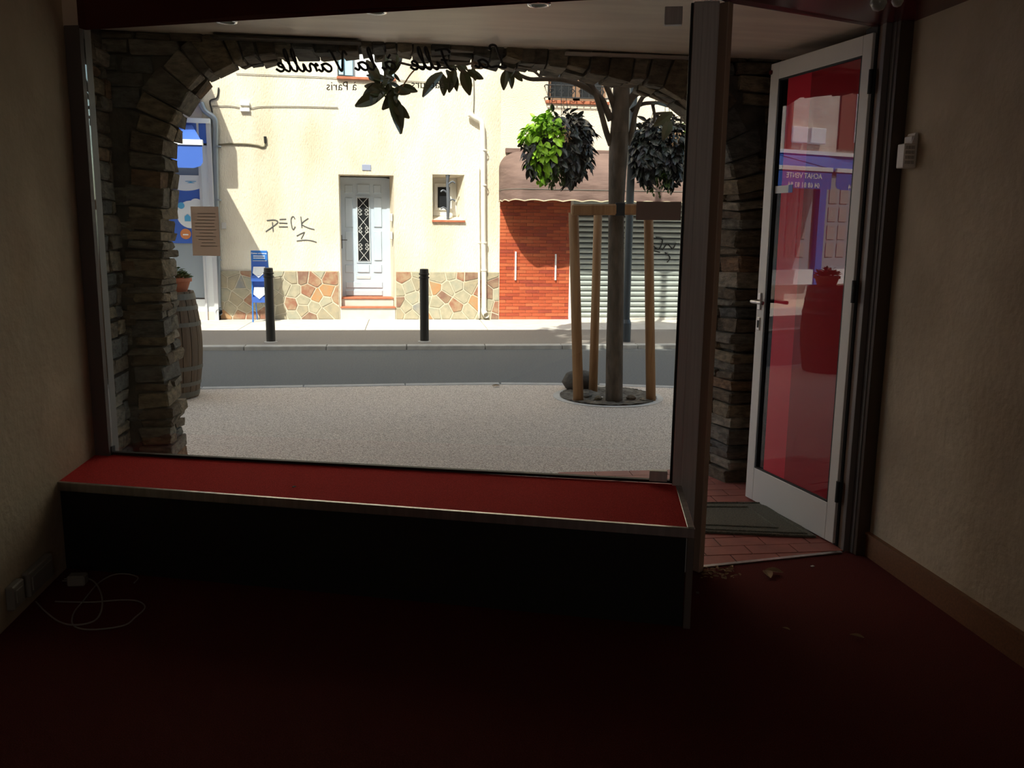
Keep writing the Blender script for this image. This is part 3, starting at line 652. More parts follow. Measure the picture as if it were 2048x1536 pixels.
def bake(me, mb, loc, dirv, roll, sc, nrm=None):
    qn = Vector(dirv).to_track_quat('Y', 'Z').to_matrix() if nrm is None else face(dirv, nrm); M4 = Matrix.Translation(loc) @ qn.to_4x4() @ Matrix.Rotation(roll, 4, 'Y') @ Matrix.Scale(sc, 4)
    mb.add([M4 @ v.co for v in me.vertices], [tuple(p.vertices) for p in me.polygons])

# dead leaves blown in
for i, (x, y, L_, lab) in enumerate([(1530, 1143, 0.085, 'curled dry leaf on the carpet just inside the threshold'), (1728, 1278, 0.05, 'small dry leaf on the dark carpet near the right wall'),
                                (1580, 1262, 0.03, 'tiny leaf crumb on the dark carpet below the door'), (1000, 772, 0.08, 'reddish dry leaf on the pale pavement before the kerb')]):
    c = PZ(x, y, 0.003); me = leaf_mesh('dry_leaf', L_, L_*0.55, 0.5, M_dry, 0.0)
    a = rnd.uniform(0, 6); mb = MB(); bake(me, mb, c+UP*0.004, (math.cos(a), math.sin(a), 0.02), 0, 1)
    if i == 0: bake(me, mb, c+UP*0.006, (math.cos(a+1.1), math.sin(a+1.1), 0.05), 0.2, 0.9)
    ob = mb.build('dry_leaf', M_dry, org=c); tag(ob, lab, 'leaf')
lt = MB(); me = leaf_mesh('crumb', 0.02, 0.013, 0.4, None, 0)
for i in range(60):
    x = rnd.gauss(1435, 22); y = 1135+rnd.uniform(0, 22)
    if x < 1402: continue
    a = rnd.uniform(0, 6); bake(me, lt, PZ(x, y, 0.004+rnd.uniform(0, .006)), (math.cos(a), math.sin(a), 0.1), rnd.uniform(-.5, .5), rnd.uniform(.5, 1.4))
tag(lt.build('leaf_litter', M_dry, org=PZ(1430, 1143)), 'brown leaf crumbs gathered by the foot of the post', 'litter', kind='stuff')
for x, y, lab in [(1625, 1132, 'white paper scrap on the carpet by the threshold'), (1555, 998, 'white scrap on the clay tiles beside the mat'), (588, 973, 'small dark crumb on the red ledge top'), (1395, 1185, 'grey dust fluff beside the foot of the ledge')]:
    z_ = 0.39 if y == 973 else 0.0; c = PZ(x, y, z_+.004)
    mb = MB(); a = rnd.uniform(0, 3); ax = Vector((math.cos(a), math.sin(a), 0)); ay = Vector((-ax.y, ax.x, 0))
    mb.obox(c, ax, ay, UP, (-.008, -.006, -.002), (.008, .006, .001)); ob = mb.build('paper_scrap' if 'white' in lab else 'crumb', M_plast if 'white' in lab else M_cable, org=c, bevel=.001); tag(ob, lab, 'scrap')

# ================================================================== across the street
def wall_holes(name, x0, x1, z0, z1, holes, mt, th=0.35, **k):
    mb = MB(); xs = sorted({x0, x1} | {h[0] for h in holes} | {h[1] for h in holes}); zs = sorted({z0, z1} | {h[2] for h in holes} | {h[3] for h in holes})
    for i in range(len(xs)-1):
        for j in range(len(zs)-1):
            cx_, cz_ = (xs[i]+xs[i+1])/2, (zs[j]+zs[j+1])/2
            if any(h[0] < cx_ < h[1] and h[2] < cz_ < h[3] for h in holes): continue
            mb.add([(xs[i], YF, zs[j]), (xs[i+1], YF, zs[j]), (xs[i+1], YF, zs[j+1]), (xs[i], YF, zs[j+1])], [(0, 1, 2, 3)])
    for h in holes:
        a, b, c, d, A, B, C_, D_, dep = h; y = YF+dep
        f = [(a, YF, c), (b, YF, c), (b, YF, d), (a, YF, d)]; g_ = [(A, y, C_), (B, y, C_), (B, y, D_), (A, y, D_)]
        mb.add(f+g_, [(0, 1, 5, 4), (1, 2, 6, 5), (2, 3, 7, 6), (3, 0, 4, 7)])
    mb.box((x0, YF+0.6, z0), (x1, YF+0.62, z1))
    return mb.build(name, mt, kind='structure', **k)
pf = lambda x, y, Y=YF: PY(x, y, Y)
dX0, dX1 = pf(678, 400).x, pf(788, 400).x; dZ1 = pf(700, 349).z
dbx1 = pf(779, 400, YF+.42).x; dbx0 = dX0-0.005
wX0, wX1, wZ0, wZ1 = pf(865, 400).x, pf(929, 400).x, pf(890, 440).z, pf(890, 349).z
wb = (pf(866, 400, YF+.3).x, pf(913, 400, YF+.3).x, pf(890, 432, YF+.3).z, pf(890, 356, YF+.3).z)
uX0, uX1, uZ0 = pf(675, 150).x, pf(790, 150).x, pf(700, 154).z
FX0, FX1 = -3.08, 1.523
wall_holes('facade_wall', FX0, FX1, 0.0, 9.5, [(dX0, dX1, 0.0, dZ1, dbx0, dbx1, 0.0, dZ1+.0, .42), (wX0, wX1, wZ0, wZ1, *wb, .3), (uX0, uX1, uZ0, uZ0+1.25, uX0, uX1, uZ0, uZ0+1.25, .18)], M_facade, label='cream rendered house front with a pale door')
# stone clad base: polygonal slabs
def clip(poly, px, pz, nx, nz):
    out = []
    for i in range(len(poly)):
        a, b = poly[i], poly[(i+1) % len(poly)]
        da_, db_ = (a[0]-px)*nx+(a[1]-pz)*nz, (b[0]-px)*nx+(b[1]-pz)*nz
        if da_ <= 0: out.append(a)
        if da_*db_ < 0: t_ = da_/(da_-db_); out.append((a[0]+(b[0]-a[0])*t_, a[1]+(b[1]-a[1])*t_))
    return out
def crazy(root, x0, x1, z0, z1, n_, seed, Y):
    rr = random.Random(seed); pts = []
    for k in range(n_*30):
        p = (rr.uniform(x0, x1), rr.uniform(z0, z1))
        if all((p[0]-q_[0])**2+(p[1]-q_[1])**2 > (0.72*math.sqrt((x1-x0)*(z1-z0)/n_))**2 for q_ in pts): pts.append(p)
        if len(pts) >= n_: break
    for p in pts:
        poly = [(x0, z0), (x1, z0), (x1, z1), (x0, z1)]
        for q_ in pts:
            if q_ is p: continue
            nx, nz = q_[0]-p[0], q_[1]-p[1]; l_ = math.hypot(nx, nz); nx /= l_; nz /= l_
            poly = clip(poly, (p[0]+q_[0])/2-nx*0.009, (p[1]+q_[1])/2-nz*0.009, nx, nz)
            if len(poly) < 3: break
        if len(poly) < 3: continue
        t_ = rr.uniform(0.006, 0.014); cxp = sum(a for a, b in poly)/len(poly); czp = sum(b for a, b in poly)/len(poly)
        mb = MB(); m_ = len(poly); fr_ = [(a, Y, b) for a, b in poly]; ft = [(cxp+(a-cxp)*.94, Y-t_, czp+(b-czp)*.94) for a, b in poly]
        mb.add(fr_+ft, [tuple(range(m_, 2*m_))]+[(i, (i+1) % m_, m_+(i+1) % m_, m_+i) for i in range(m_)])
        mb.build('stone', rr.choices(M_pv, (5, 5, 4, 3, 2, 1.5, 1.5))[0], root)
sc_ = empty('stone_cladding', (-0.5, YF, 0), 'polygonal stone cladding along the foot of the cream house', None, kind='structure')
zt = pf(700, 542).z
for x0_, x1_ in ((FX0, dX0-0.03), (dX1+0.01, FX1)):
    MB().box((x0_, YF-0.022, 0), (x1_, YF, zt)).build('cement_bed', M_joint, sc_)
crazy(sc_, FX0+.01, dX0-0.04, 0.01, zt-.01, 52, 3, YF-0.022)
crazy(sc_, dX1+.02, FX1-.01, 0.01, zt-.01, 40, 8, YF-0.022)
# steps
stp = empty('door_steps', (-0.65, YF, 0), 'two red tiled doorsteps under the pale door', 'doorstep')
s1z = pf(700, 613).z; s2z = pf(700, 596).z
MB().box((dX0, YF-0.02, 0), (dX1, YF+0.42, s1z-0.02)).build('lower_step', M_conc, stp)
MB().box((dX0-.01, YF-0.045, s1z-0.025), (dX1+.01, YF+0.40, s1z)).build('tile_nosing', M_terra, stp, bevel=.003)
MB().box((dX0, YF+.11, s1z), (dX1-.03, YF+0.46, s2z-.02)).build('upper_step', M_conc, stp)
MB().box((dX0, YF+.09, s2z-.022), (dX1-.03, YF+0.46, s2z)).build('tile_nosing', M_terra, stp, bevel=.003)
# pale panelled entrance door
yd = YF+0.42
ed = empty('house_door', (-0.65, yd, s2z), 'pale grey panelled house door with scrolled iron grille over its glass', 'door')
q_ = lambda x, y: PY(650+x/3.84, 300+y/3.84, yd)
L_, R_, B_, T_ = q_(112, 700).x, q_(478, 700).x, s2z, q_(300, 218).z
MB().box((L_, yd-.02, B_), (R_, yd+.03, T_)).build('leaf', M_door, ed)
MB().box((L_-.03, yd-.03, B_), (L_, yd+.05, dZ1-.02)).build('frame_side', M_door, ed); MB().box((R_, yd-.03, B_), (R_+.05, yd+.05, dZ1-.02)).build('frame_side', M_door, ed)
MB().box((L_-.03, yd-.03, T_), (R_+.05, yd+.05, dZ1-.02)).build('frame_head', M_door, ed)
for (xa, ya, xb, yb) in [(150, 268, 215, 335), (247, 262, 345, 335), (370, 268, 432, 335), (152, 365, 218, 595), (372, 365, 440, 595), (155, 622, 218, 850), (375, 622, 440, 850), (155, 878, 220, 942), (247, 878, 345, 942), (372, 878, 440, 942), (160, 1010, 445, 1060), (160, 1075, 445, 1120)]:
    a, b = q_(xa, ya), q_(xb, yb); mb = MB(); i_ = .012; y0, y1 = yd-.020, yd-.038
    o4 = [(a.x, y0, b.z), (b.x, y0, b.z), (b.x, y0, a.z), (a.x, y0, a.z)]; i4 = [(a.x+i_, y1, b.z+i_), (b.x-i_, y1, b.z+i_), (b.x-i_, y1, a.z-i_), (a.x+i_, y1, a.z-i_)]
    mb.add(o4+i4, [(4, 5, 6, 7), (0, 1, 5, 4), (1, 2, 6, 5), (2, 3, 7, 6), (3, 0, 4, 7)]); mb.build('panel', M_door, ed)
a, b = q_(235, 352), q_(355, 868)
MB().box((a.x, yd-.035, b.z), (b.x, yd-.018, a.z)).build('glazing_bead', M_door, ed, bevel=.003)
a2, b2 = q_(248, 368), q_(345, 852)
MB().box((a2.x, yd-.0365, b2.z), (b2.x, yd-.034, a2.z)).build('glass', M_doorglass, ed)
gr = MB(); gx0, gx1, gz0_, gz1_ = a2.x, b2.x, b2.z, a2.z; gc = (gx0+gx1)/2; yg = yd-.042
def gp(u, v): return Vector((gx0+(gx1-gx0)*u, yg, gz1_-(gz1_-gz0_)*v))
gr.tube([gp(0, 0), gp(1, 0), gp(1, 1), gp(0, 1), gp(0, 0)], .004, 6)
for v0, v1 in [(0.0, 0.16), (0.29, 0.47), (0.52, 0.70), (0.82, 1.0)]:
    gr.tube([gp(.1, v0), gp(.9, v1)], .0045, 6); gr.tube([gp(.9, v0), gp(.1, v1)], .0045, 6)
for vc in (.22, .50, .77):
    for uc in (.22, .78):
        for dv in (-.028, .028):
            pts = [gp(uc+.17*math.cos(t_)*(1-t_/14), vc+dv+.026*math.sin(t_)*(1-t_/14)) for t_ in [k*.6 for k in range(13)]]
            gr.tube(pts, .0045, 6)
gr.build('iron_grille', M_iron, ed)
h0 = q_(126, 700); MB().box((h0.x-.014, yd-.03, h0.z-.12), (h0.x+.014, yd-.018, h0.z+.10)).build('handle_plate', M_boll, ed, bevel=.004)
MB().tube([h0+Vector((0, -.03, .02)), h0+Vector((0, -.07, .02)), h0+Vector((.10, -.07, .02))], .007, 8).build('handle', M_boll, ed)
a, b = q_(245, 968), q_(350, 990); MB().box((a.x, yd-.03, b.z), (b.x, yd-.018, a.z)).build('letter_slot', M_iron, ed, bevel=.003)
nb_ = pf(733, 335); ob = MB().box((nb_.x-.07, YF-.012, nb_.z-.045), (nb_.x+.07, YF, nb_.z+.045)).build('number_plate', mat('enamel_blue_grey', (.30, .33, .45), .4), org=nb_, bevel=.003); tag(ob, 'small enamel house number plate above the pale door', 'plate')
for y_, n_ in ((518, 1), (580, 2)):
    c = PY(650+510/3.84, 300+(y_)/3.84+ (0 if n_ == 1 else 20), YF+.1); ob = MB().box((c.x-.03, YF+.06, c.z-.06), (c.x+.02, YF+.16, c.z+.06)).build('doorbell_box', M_iron, org=c, bevel=.004); tag(ob, ['upper small grey box in the door reveal', 'lower small grey box in the door reveal'][n_-1], 'box')
# small window with iron ornament
sw2 = empty('small_window', (0.7, YF+.2, wZ0), 'small white window with a forged iron stalk and terracotta sill', 'window')
yw = YF+.3
MB().box((wb[0], yw-.02, wb[2]), (wb[1], yw+.03, wb[3])).build('frame', M_white, sw2, bevel=.004)
a, b = PY(650+865/3.84, 300+285/3.84, yw), PY(650+958/3.84, 300+445/3.84, yw)
MB().box((a.x-.05, yw-.045, b.z-.04), (b.x+.05, yw-.02, a.z+.06)).build('sash', M_white, sw2, bevel=.004)
MB().box((a.x, yw-.048, b.z), (b.x, yw-.044, a.z)).build('glass', M_doorglass, sw2)
MB().box((wX0-.01, YF-.04, wZ0-.035), (wX1+.01, YF+.29, wZ0)).build('sill', M_terra, sw2, bevel=.004)
ir = MB(); b0 = pf(896, 440).x
zz0, zz1 = wZ0, wZ1; ir.tube([(b0, YF+.04, zz0), (b0+.01, YF+.04, zz0+.3), (b0-.008, YF+.04, zz0+.6), (b0, YF+.04, zz1)], [.022, .034, .022, .036], 8)
for zz, sg in ((.28, 1), (.42, -1), (.56, 1), (.15, -1)):
    ir.tube(smooth_pts([(b0, YF+.04, zz0+zz), (b0+sg*.07, YF+.03, zz0+zz+.05), (b0+sg*.12, YF+.02, zz0+zz+.02)], 4), [.014]*8+[.004], 6)
ir.build('iron_stalk', mat('grey_iron', (.12, .13, .15), .5, .3), sw2)
# upstairs light blue shuttered window
uw = empty('upstairs_window', ((uX0+uX1)/2, YF+.18, uZ0), 'upstairs window with light blue shutters and orange sill', 'window')
MB().box((uX0, YF+.15, uZ0), (uX1, YF+.20, uZ0+1.25)).build('curtain_pane', M_print, uw)
for x0_, x1_ in ((uX0+.02, uX0+.10), (uX0+.10, uX0+.24)):
    MB().box((x0_, YF+.02+(.05 if x0_ > uX0+.05 else 0), uZ0+.03), (x1_-.01, YF+.06+(.05 if x0_ > uX0+.05 else 0), uZ0+1.2)).build('shutter', M_shutblue, uw, bevel=.006)
MB().box((uX1-.16, YF+.03, uZ0+.03), (uX1-.02, YF+.07, uZ0+1.2)).build('shutter', M_shutblue, uw, bevel=.006)
MB().box((uX0-.01, YF-.05, uZ0-.04), (uX1+.01, YF+.16, uZ0)).build('sill', M_terra, uw, bevel=.005)
# wiring and boxes on the front
def cable(name, pts, r_, mt, lab, cat='cable', Y=YF-.015, k=4):
    P_ = [PY(x, y, Y) for x, y in pts]; ob = MB().tube(smooth_pts(P_, k), r_, 6).build(name, mt, org=P_[0], smooth=True); return tag(ob, lab, cat)
cable('thin_cable', [(424, 212), (460, 212), (485, 216), (505, 216), (525, 213), (600, 213), (676, 215)], .006, M_cable, 'thin grey cable running through the white junction box')
cable('thin_cable', [(472, 147), (540, 150), (620, 153), (675, 156)], .005, M_cable, 'thin cable high on the front ending at the blue window')
cable('thin_cable', [(795, 160), (850, 164), (945, 168)], .005, M_cable, 'thin cable high on the front right of the blue window')
cable('thin_cable', [(947, 150), (948, 190), (947, 225)], .008, M_cable, 'dark vertical cable above the cream downpipe elbow')
ob = cable('wall_conduit', [(432, 290), (455, 288), (490, 288), (515, 291), (524, 294), (530, 292), (531, 284)], .014, mat('aged_conduit', (.16, .14, .09), .7), 'short bent conduit sticking along the cream wall', 'pipe')
MB().tube([PY(531, 286, YF-.02), PY(530, 273, YF-.02)], .022, 8).build('conduit_tip', M_boll, ob)
jb = empty('junction_box', pf(490, 214), 'white junction box on the upper cream wall', 'junction box')
a, b = pf(481, 204), pf(500, 212); MB().box((a.x, YF-.05, b.z), (b.x, YF, a.z)).build('box_cover', M_print, jb, bevel=.006)
a, b = pf(481, 216), pf(500, 224); MB().box((a.x, YF-.05, b.z), (b.x, YF, a.z)).build('box_cover', M_print, jb, bevel=.006)
a, b = pf(443, 445), pf(453, 458); ob = MB().box((a.x, YF-.02, b.z), (b.x, YF, a.z)).build('wall_plate', M_conc, org=b, bevel=.004); tag(ob, 'small pale plate on the cream wall beside the taped sheet', 'plate')
# downpipes
def pipe(name, pts, r_, mt, lab, br_, foot=True):
    P_ = [PY(x, y, YF-.07) for x, y in pts]; o = empty(name, (P_[-1].x, YF-.07, 0), lab, 'pipe')
    MB().tube(smooth_pts(P_, 5), r_, 14).build('tube', mt, o, smooth=True)
    for y in br_:
        X_ = min(P_, key=lambda p_: abs(p_.z-PY(pts[-2][0], y, YF-.07).z)); z_ = PY(pts[-2][0], y, YF-.07).z; x_ = PY(pts[-2][0], y, YF-.07).x
        MB().lathe([(r_+.002, -.012), (r_+.010, -.012), (r_+.010, .012), (r_+.002, .012)], (x_, YF-.07, z_), 14).build('bracket', mt, o)
    if foot:
        e = P_[-1]; MB().tube(smooth_pts([e+Vector((0, 0, .10)), e+Vector((0, 0, .04)), e+Vector((.02, -.06, -.005)), e+Vector((.03, -.10, -.012))], 4), r_*1.15, 14, cap=False).build('shoe', mt, o, smooth=True)
    return o
pipe('downpipe', [(938, 228), (950, 236), (962, 244), (965, 262), (966, 330), (967, 480), (968, 560), (968, 628)], .040, M_pipew, 'thick cream downpipe with elbow beside the red brick panel', [300, 370, 485, 540])
p2 = pipe('thin_pipe', [(957, 330), (957, 400), (958, 520), (958, 637)], .018, M_pipew, 'thin cream pipe running left of the thick cream downpipe', [485], False)
pz_ = pipe('downpipe', [(402, 205), (410, 222), (428, 236), (431, 255), (431, 300), (433, 420), (435, 500), (436, 560), (437, 622)], .045, M_zinc, 'grey zinc downpipe at the corner of the blue shop', [293, 400, 520])
cable('black_cable', [(437, 175), (434, 195), (420, 202), (424, 222), (427, 250)], .012, M_boll, 'black cable looping beside the zinc downpipe')
# graffiti
gf = [[(1055, 275), (1125, 270), (1155, 290), (1110, 330), (1045, 375)], [(1105, 290), (1113, 375)], [(1170, 265), (1230, 262)], [(1165, 297), (1240, 300)], [(1165, 332), (1245, 332)],
      [(1308, 262), (1300, 244), (1284, 242), (1274, 270), (1278, 310), (1288, 352), (1300, 352), (1312, 330)], [(1362, 240), (1372, 340)], [(1430, 255), (1370, 305), (1425, 340), (1485, 356)],
      [(1325, 415), (1360, 396), (1396, 380)], [(1396, 380), (1380, 415), (1366, 440)], [(1325, 460), (1400, 452), (1460, 458), (1505, 472)]]
mb = MB()
for st_ in gf: mb.tube(smooth_pts([PY(300+x/4.5175, 380+y/4.5175, YF-.003) for x, y in st_], 4), .0085, 6)
gfo = mb.build('graffiti', M_spray, org=pf(580, 460)); tag(gfo, 'grey spray paint tag DECK 1 on the cream wall', 'graffiti')

# ------------------------------------------------------------------ right hand house: brick, shutter, awning, balcony window
bX0, bX1 = FX1, pf(1137, 600).x; zB = 2.08
zBr = 1.98
wall_holes('facade_wall', FX1, 9.0, 2.0, 9.5, [(pf(1097, 150).x, pf(1215, 150).x, pf(1150, 202).z, 4.75, pf(1097, 150).x, pf(1215, 150).x, pf(1150, 202).z, 4.75, .2)], M_facadeB, label='peach rendered house front above the brown awning')
bp_ = empty('brick_panel', (bX0, YF, 0), 'orange-red glazed brick panel beside the grey roller shutter', None, kind='structure')
MB().box((bX0, YF-.004, 0), (bX1, YF+.2, zBr+.1)).build('mortar_bed', M_bjoint, bp_)
meshes = {}
def brick_mesh(w, mi):
    key = (round(w, 3), mi)
    if key not in meshes:
        mb = MB().box((0.0025, -.010, .003), (w-.0025, 0, .0515)); me = bpy.data.meshes.new('brick'); me.from_pydata([tuple(v) for v in mb.v], [], mb.f); me.materials.append(M_brick[mi]); meshes[key] = me
    return meshes[key]
rb = random.Random(5); z = 0.0; r_i = 0
while z < zBr:
    x = bX0; first = .11 if r_i % 2 else .22
    while x < bX1-.01:
        w = min(first, bX1-x); first = .22
        ob = bpy.data.objects.new('brick', brick_mesh(w, rb.choices(range(4), (5, 3, 3, 2))[0])); col.objects.link(ob); ob.parent = bp_; ob.location = Vector((x, YF-.004-rb.uniform(-.0015, .002), z))-ORG[bp_.name]; x += w
    z += .0545; r_i += 1
for i, (x, y0_, y1_) in enumerate([(1031, 503, 560), (1111, 508, 560)]):
    a, b = pf(x, y0_), pf(x, y1_); ob = MB().box((a.x-.012, YF-.05, b.z), (a.x+.012, YF-.015, a.z)).build('notice_rail', M_bluew, org=b, bevel=.002); tag(ob, ['left one of two slim white metal rails on the brick panel', 'right one of two slim white metal rails on the brick panel'][i], 'rail', 'slim rails on the brick panel')
sh = empty('roller_shutter', (3.6, YF+.06, 0), 'grey steel roller shutter closed behind the staked tree', 'shutter')
sX0, sX1 = bX1+.035, 7.0
MB().box((bX1, YF-.02, 0), (bX1+.045, YF+.12, 2.1)).build('guide_rail', M_pipew, sh); MB().box((sX1-.05, YF-.02, 0), (sX1, YF+.12, 2.1)).build('guide_rail', M_pipew, sh)
z = 0.03; hh = .0885
while z < 2.1:
    mb = MB(); pr = [(YF+.085, .003), (YF+.062, .012), (YF+.046, .035), (YF+.044, .055), (YF+.056, .074), (YF+.085, .083)]
    mb.prism([(sX0, y, z+dz) for y, dz in pr], (sX1-sX0-.05, 0, 0)); mb.build('slat', M_shut, sh); z += hh
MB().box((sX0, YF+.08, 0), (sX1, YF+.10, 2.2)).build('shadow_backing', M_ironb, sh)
MB().box((bX1, YF-.03, -.0), (sX1, YF+.15, .028)).build('sill', M_conc, sh)
slab('facade_wall', (7.0, YF, 0), (9.0, YF+.3, 2.0), M_facadeB)
mb = MB()
for st_ in [[(1298, 470), (1305, 490), (1318, 498), (1325, 480), (1312, 475)], [(1325, 500), (1335, 488), (1345, 498), (1352, 486)], [(1330, 505), (1340, 515), (1334, 525)], [(1302, 500), (1320, 505)]]:
    mb.tube(smooth_pts([PY(x, y, YF+.040) for x, y in st_], 4), .010, 6)
tag(mb.build('graffiti', M_boll, org=PY(1325, 490, YF+.04)), 'black scribble sprayed on the grey roller shutter', 'graffiti')
# awning
ao = empty('street_awning', (1.5, YF, 2.1), 'mauve-brown canvas awning with scalloped valance above brick panel and shutter', 'awning')
P_ = .80; ax0, ax1 = 1.50, 7.4; zt0 = 2.70; zv = PY(1060, 378, YF-P_).z; zv0 = 1.905
rows = []
rx = .30
secs = [(ax0+rx*(1-math.sin(R(9*k))), math.sqrt(max(0, 1-(math.cos(R(9*k)))**2))) for k in range(0, 11)]
secs = [(ax0+rx*(1-math.sin(R(9*k))), math.cos(R(9*k))) for k in range(10, -1, -1)]
xs_ = [(x, max(s_, .02)) for x, s_ in secs] + [(ax0+rx+(ax1-ax0-rx)*k/40, 1.0) for k in range(1, 41)]
v_, f_ = [], []; NT = 10
for i, (x, s_) in enumerate(xs_):
    for k in range(NT+1):
        t_ = math.pi/2*k/NT; sag = .012*math.sin(x*9)+.01*math.sin(x*23+1)
        v_.append((x, YF-P_*(s_**.8)*math.sin(t_)**.9+.0, zv+(zt0-zv)*(.55+.45*s_)*math.cos(t_)**1.0-sag*math.sin(2*t_)*s_))
m_ = NT+1
for i in range(len(xs_)-1):
    for k in range(NT): a = i*m_+k; f_.append((a, a+1, a+m_+1, a+m_))
MB().add(v_, f_).build('canvas_hood', M_awn, ao, smooth=True)
v_, f_ = [], []; path = []
for i, (x, s_) in enumerate(xs_): path.append(Vector((x, YF-P_*(s_**.8), 0)))
path = smooth_pts(path, 5); acc = 0; edge = []
for i, p in enumerate(path):
    if i: acc += (p-path[i-1]).length
    wv = .012*math.sin(acc*14); zz = zv0+.022*abs(math.sin(acc*math.pi/.30)); fl_ = Vector((0, wv, 0))
    v_ += [(p.x, p.y, zv), (p.x, p.y+wv*.5-.01, (zv+zz)/2), (p.x, p.y+wv-.012, zz)]; edge.append(Vector((p.x, p.y+wv-.014, zz)))
for i in range(len(path)-1):
    a = i*3; f_ += [(a, a+3, a+4, a+1), (a+1, a+4, a+5, a+2)]
MB().add(v_, f_).build('valance', M_awn, ao, smooth=True)
MB().tube(edge, .008, 5).build('edge_piping', M_awnedge, ao)
MB().tube([p+UP*zv-Vector((0, .004, 0)) for p in path], .006, 5).build('seam_bar', M_cable, ao)
MB().box((ax0+.1, YF-.1, zt0-.02), (ax1, YF, zt0+.05)).build('head_box', M_awn, ao)
# balcony window upstairs
bw = empty('balcony_window', pf(1150, 202), 'upstairs window with wooden frame behind an iron guard rail', 'window')
X0_, X1_, Zb = pf(1097, 150).x, pf(1215, 150).x, pf(1150, 202).z
MB().box((X0_, YF+.15, Zb), (X1_, YF+.2, 4.75)).build('glass', M_doorglass, bw)
for x0_, x1_ in ((X0_, X0_+.06), ((X0_+X1_)/2-.06, (X0_+X1_)/2+.06), (X1_-.06, X1_)): MB().box((x0_, YF+.10, Zb), (x1_, YF+.16, 4.7)).build('wooden_stile', M_brownw, bw, bevel=.004)
MB().box((X0_, YF+.10, Zb), (X1_, YF+.16, Zb+.07)).build('wooden_rail', M_brownw, bw, bevel=.004)
MB().box((X0_-.04, YF-.03, Zb-.05), (X1_+.04, YF+.16, Zb)).build('sill', M_terra, bw, bevel=.005)
br_ = MB(); zr = pf(1090, 172).z
for z_ in (Zb+.03, zr): br_.tube([(X0_-.06, YF, z_), (X0_-.06, YF-.12, z_), (X1_+.06, YF-.12, z_), (X1_+.06, YF, z_)], .011, 6)
k = X0_-.02
while k < X1_+.06:
    br_.tube([(k, YF-.12, Zb+.03), (k, YF-.12, zr)], .009, 6); k += .11
k = X0_+.04
while k < X1_: 
    for s__ in (1, -1):
        br_.tube([Vector((k+s__*.05*math.cos(t_)*(1-t_/12), YF-.12, Zb+.12+.05*math.sin(t_)*(1-t_/12))) for t_ in [j_*.7 for j_ in range(10)]], .005, 5)
    k += .16
br_.build('guard_rail', M_ironb, bw)

# ------------------------------------------------------------------ blue shop on the left
MB().box((-13, YF-.02, 2.75), (FX0, YF+.3, 9.5)).build('facade_wall', M_facadeC, kind='structure', label='grey-beige upper front of the blue shop')
MB().box((-13, YF-.01, 0), (FX0, YF+.3, 2.75)).build('facade_wall', M_facadeC, kind='structure')
bs = empty('blue_shopfront', (-5, YF, 0), 'blue and white estate agency shopfront at the left end of the street', 'shopfront')
yb = YF-.16
zf0, zf1 = pf(380, 283, yb).z, pf(380, 246, yb).z
def B(nm, x0_, x1_, z0_, z1_, y0_, y1_, mt, **k): return MB().box((x0_, y0_, z0_), (x1_, y1_, z1_)).build(nm, mt, bs, **k)
eX = PY(427, 400, yb).x
B('fascia_top', -12.6, eX, zf1, zf1+.07, yb-.04, YF, M_bluew)
B('fascia', -12.6, eX-.01, zf0-.02, zf1, yb, YF, M_blue)
for a_, b_ in ((eX-.06, eX), (eX-.20, eX-.17)): B('corner_post', a_, b_, 0.0, zf1, yb-.01, YF, mat('pale_grey_frame', (.55, .54, .56), .5))
B('stall_riser', -12.6, eX, 0.0, .14, yb+.02, YF, M_soffit)
B('door_glass', -4.15, eX-.17, .35, zf0-.05, yb+.08, yb+.10, M_glassw)
B('door_bottom_frame', -4.2, eX-.172, .14, .33, yb+.03, yb+.08, M_bluew); B('door_side_frame', eX-.17, eX-.06, .14, zf0-.05, yb+.03, yb+.08, M_bluew)
M_card = mat('property_card', (0.34, 0.32, 0.30), 0.7)
for i_, (a_, b_) in enumerate(((-6.2, -4.35), (-8.2, -6.4), (-10.2, -8.4), (-12.4, -10.4))):
    B('window_glass', a_+.05, b_-.05, .75, zf0-.1, yb+.10, yb+.12, M_glassw)
    B('window_sill', a_, b_, .45, .75, yb, YF, M_bluew); B('pillar', b_-.04, b_+.14, 0, zf0, yb+.02, YF, M_blue)
    for r__ in range(4):
        for c__ in range(5):
            x_ = a_+.2+c__*.30; z__ = 1.0+r__*.36
            B('property_card', x_, x_+.21, z__, z__+.28, yb+.085, yb+.099, M_card)
# blue printed panel on the glass door
p0 = PY(348, 350, yb+.05); p1 = PY(413, 487, yb+.05)
pn = B('printed_panel', p0.x-.1, p1.x, p1.z, p0.z, yb+.05, yb+.06, M_blue)
mb = MB(); c0_ = PY(380, 347, yb+.05); ww = p1.x-p0.x
pts = [(p0.x-.1, yb+.044, p0.z), (p1.x, yb+.044, p0.z)]
for k in range(13):
    a = k/12; pts.append((p1.x-a*(p1.x-p0.x+.1), yb+.044, PY(400, 382, yb+.05).z-(math.sin(a*math.pi)**.7)*.07+.07))
mb.prism(pts, (0, .005, 0)).build('white_print', M_print, pn)
cc = PY(380, 362, yb); mb = MB(); mb.box((cc.x-.08, yb+.04, cc.z-.008), (cc.x+.08, yb+.043, cc.z+.0)); mb.prism([(cc.x-.06, yb+.04, cc.z-.03), (cc.x+.06, yb+.04, cc.z-.03), (cc.x, yb+.04, cc.z-.008)], (0, .003, 0)); mb.build('emblem', M_lblue, pn)
def disc(nm, x, y, r_, mt, dy):
    c = PY(x, y, yb); mb = MB(); mb.prism([(c.x+r_*math.cos(t_*.2618), yb+dy, c.z+r_*math.sin(t_*.2618)) for t_ in range(24)], (0, .004, 0)); mb.build(nm, mt, pn)
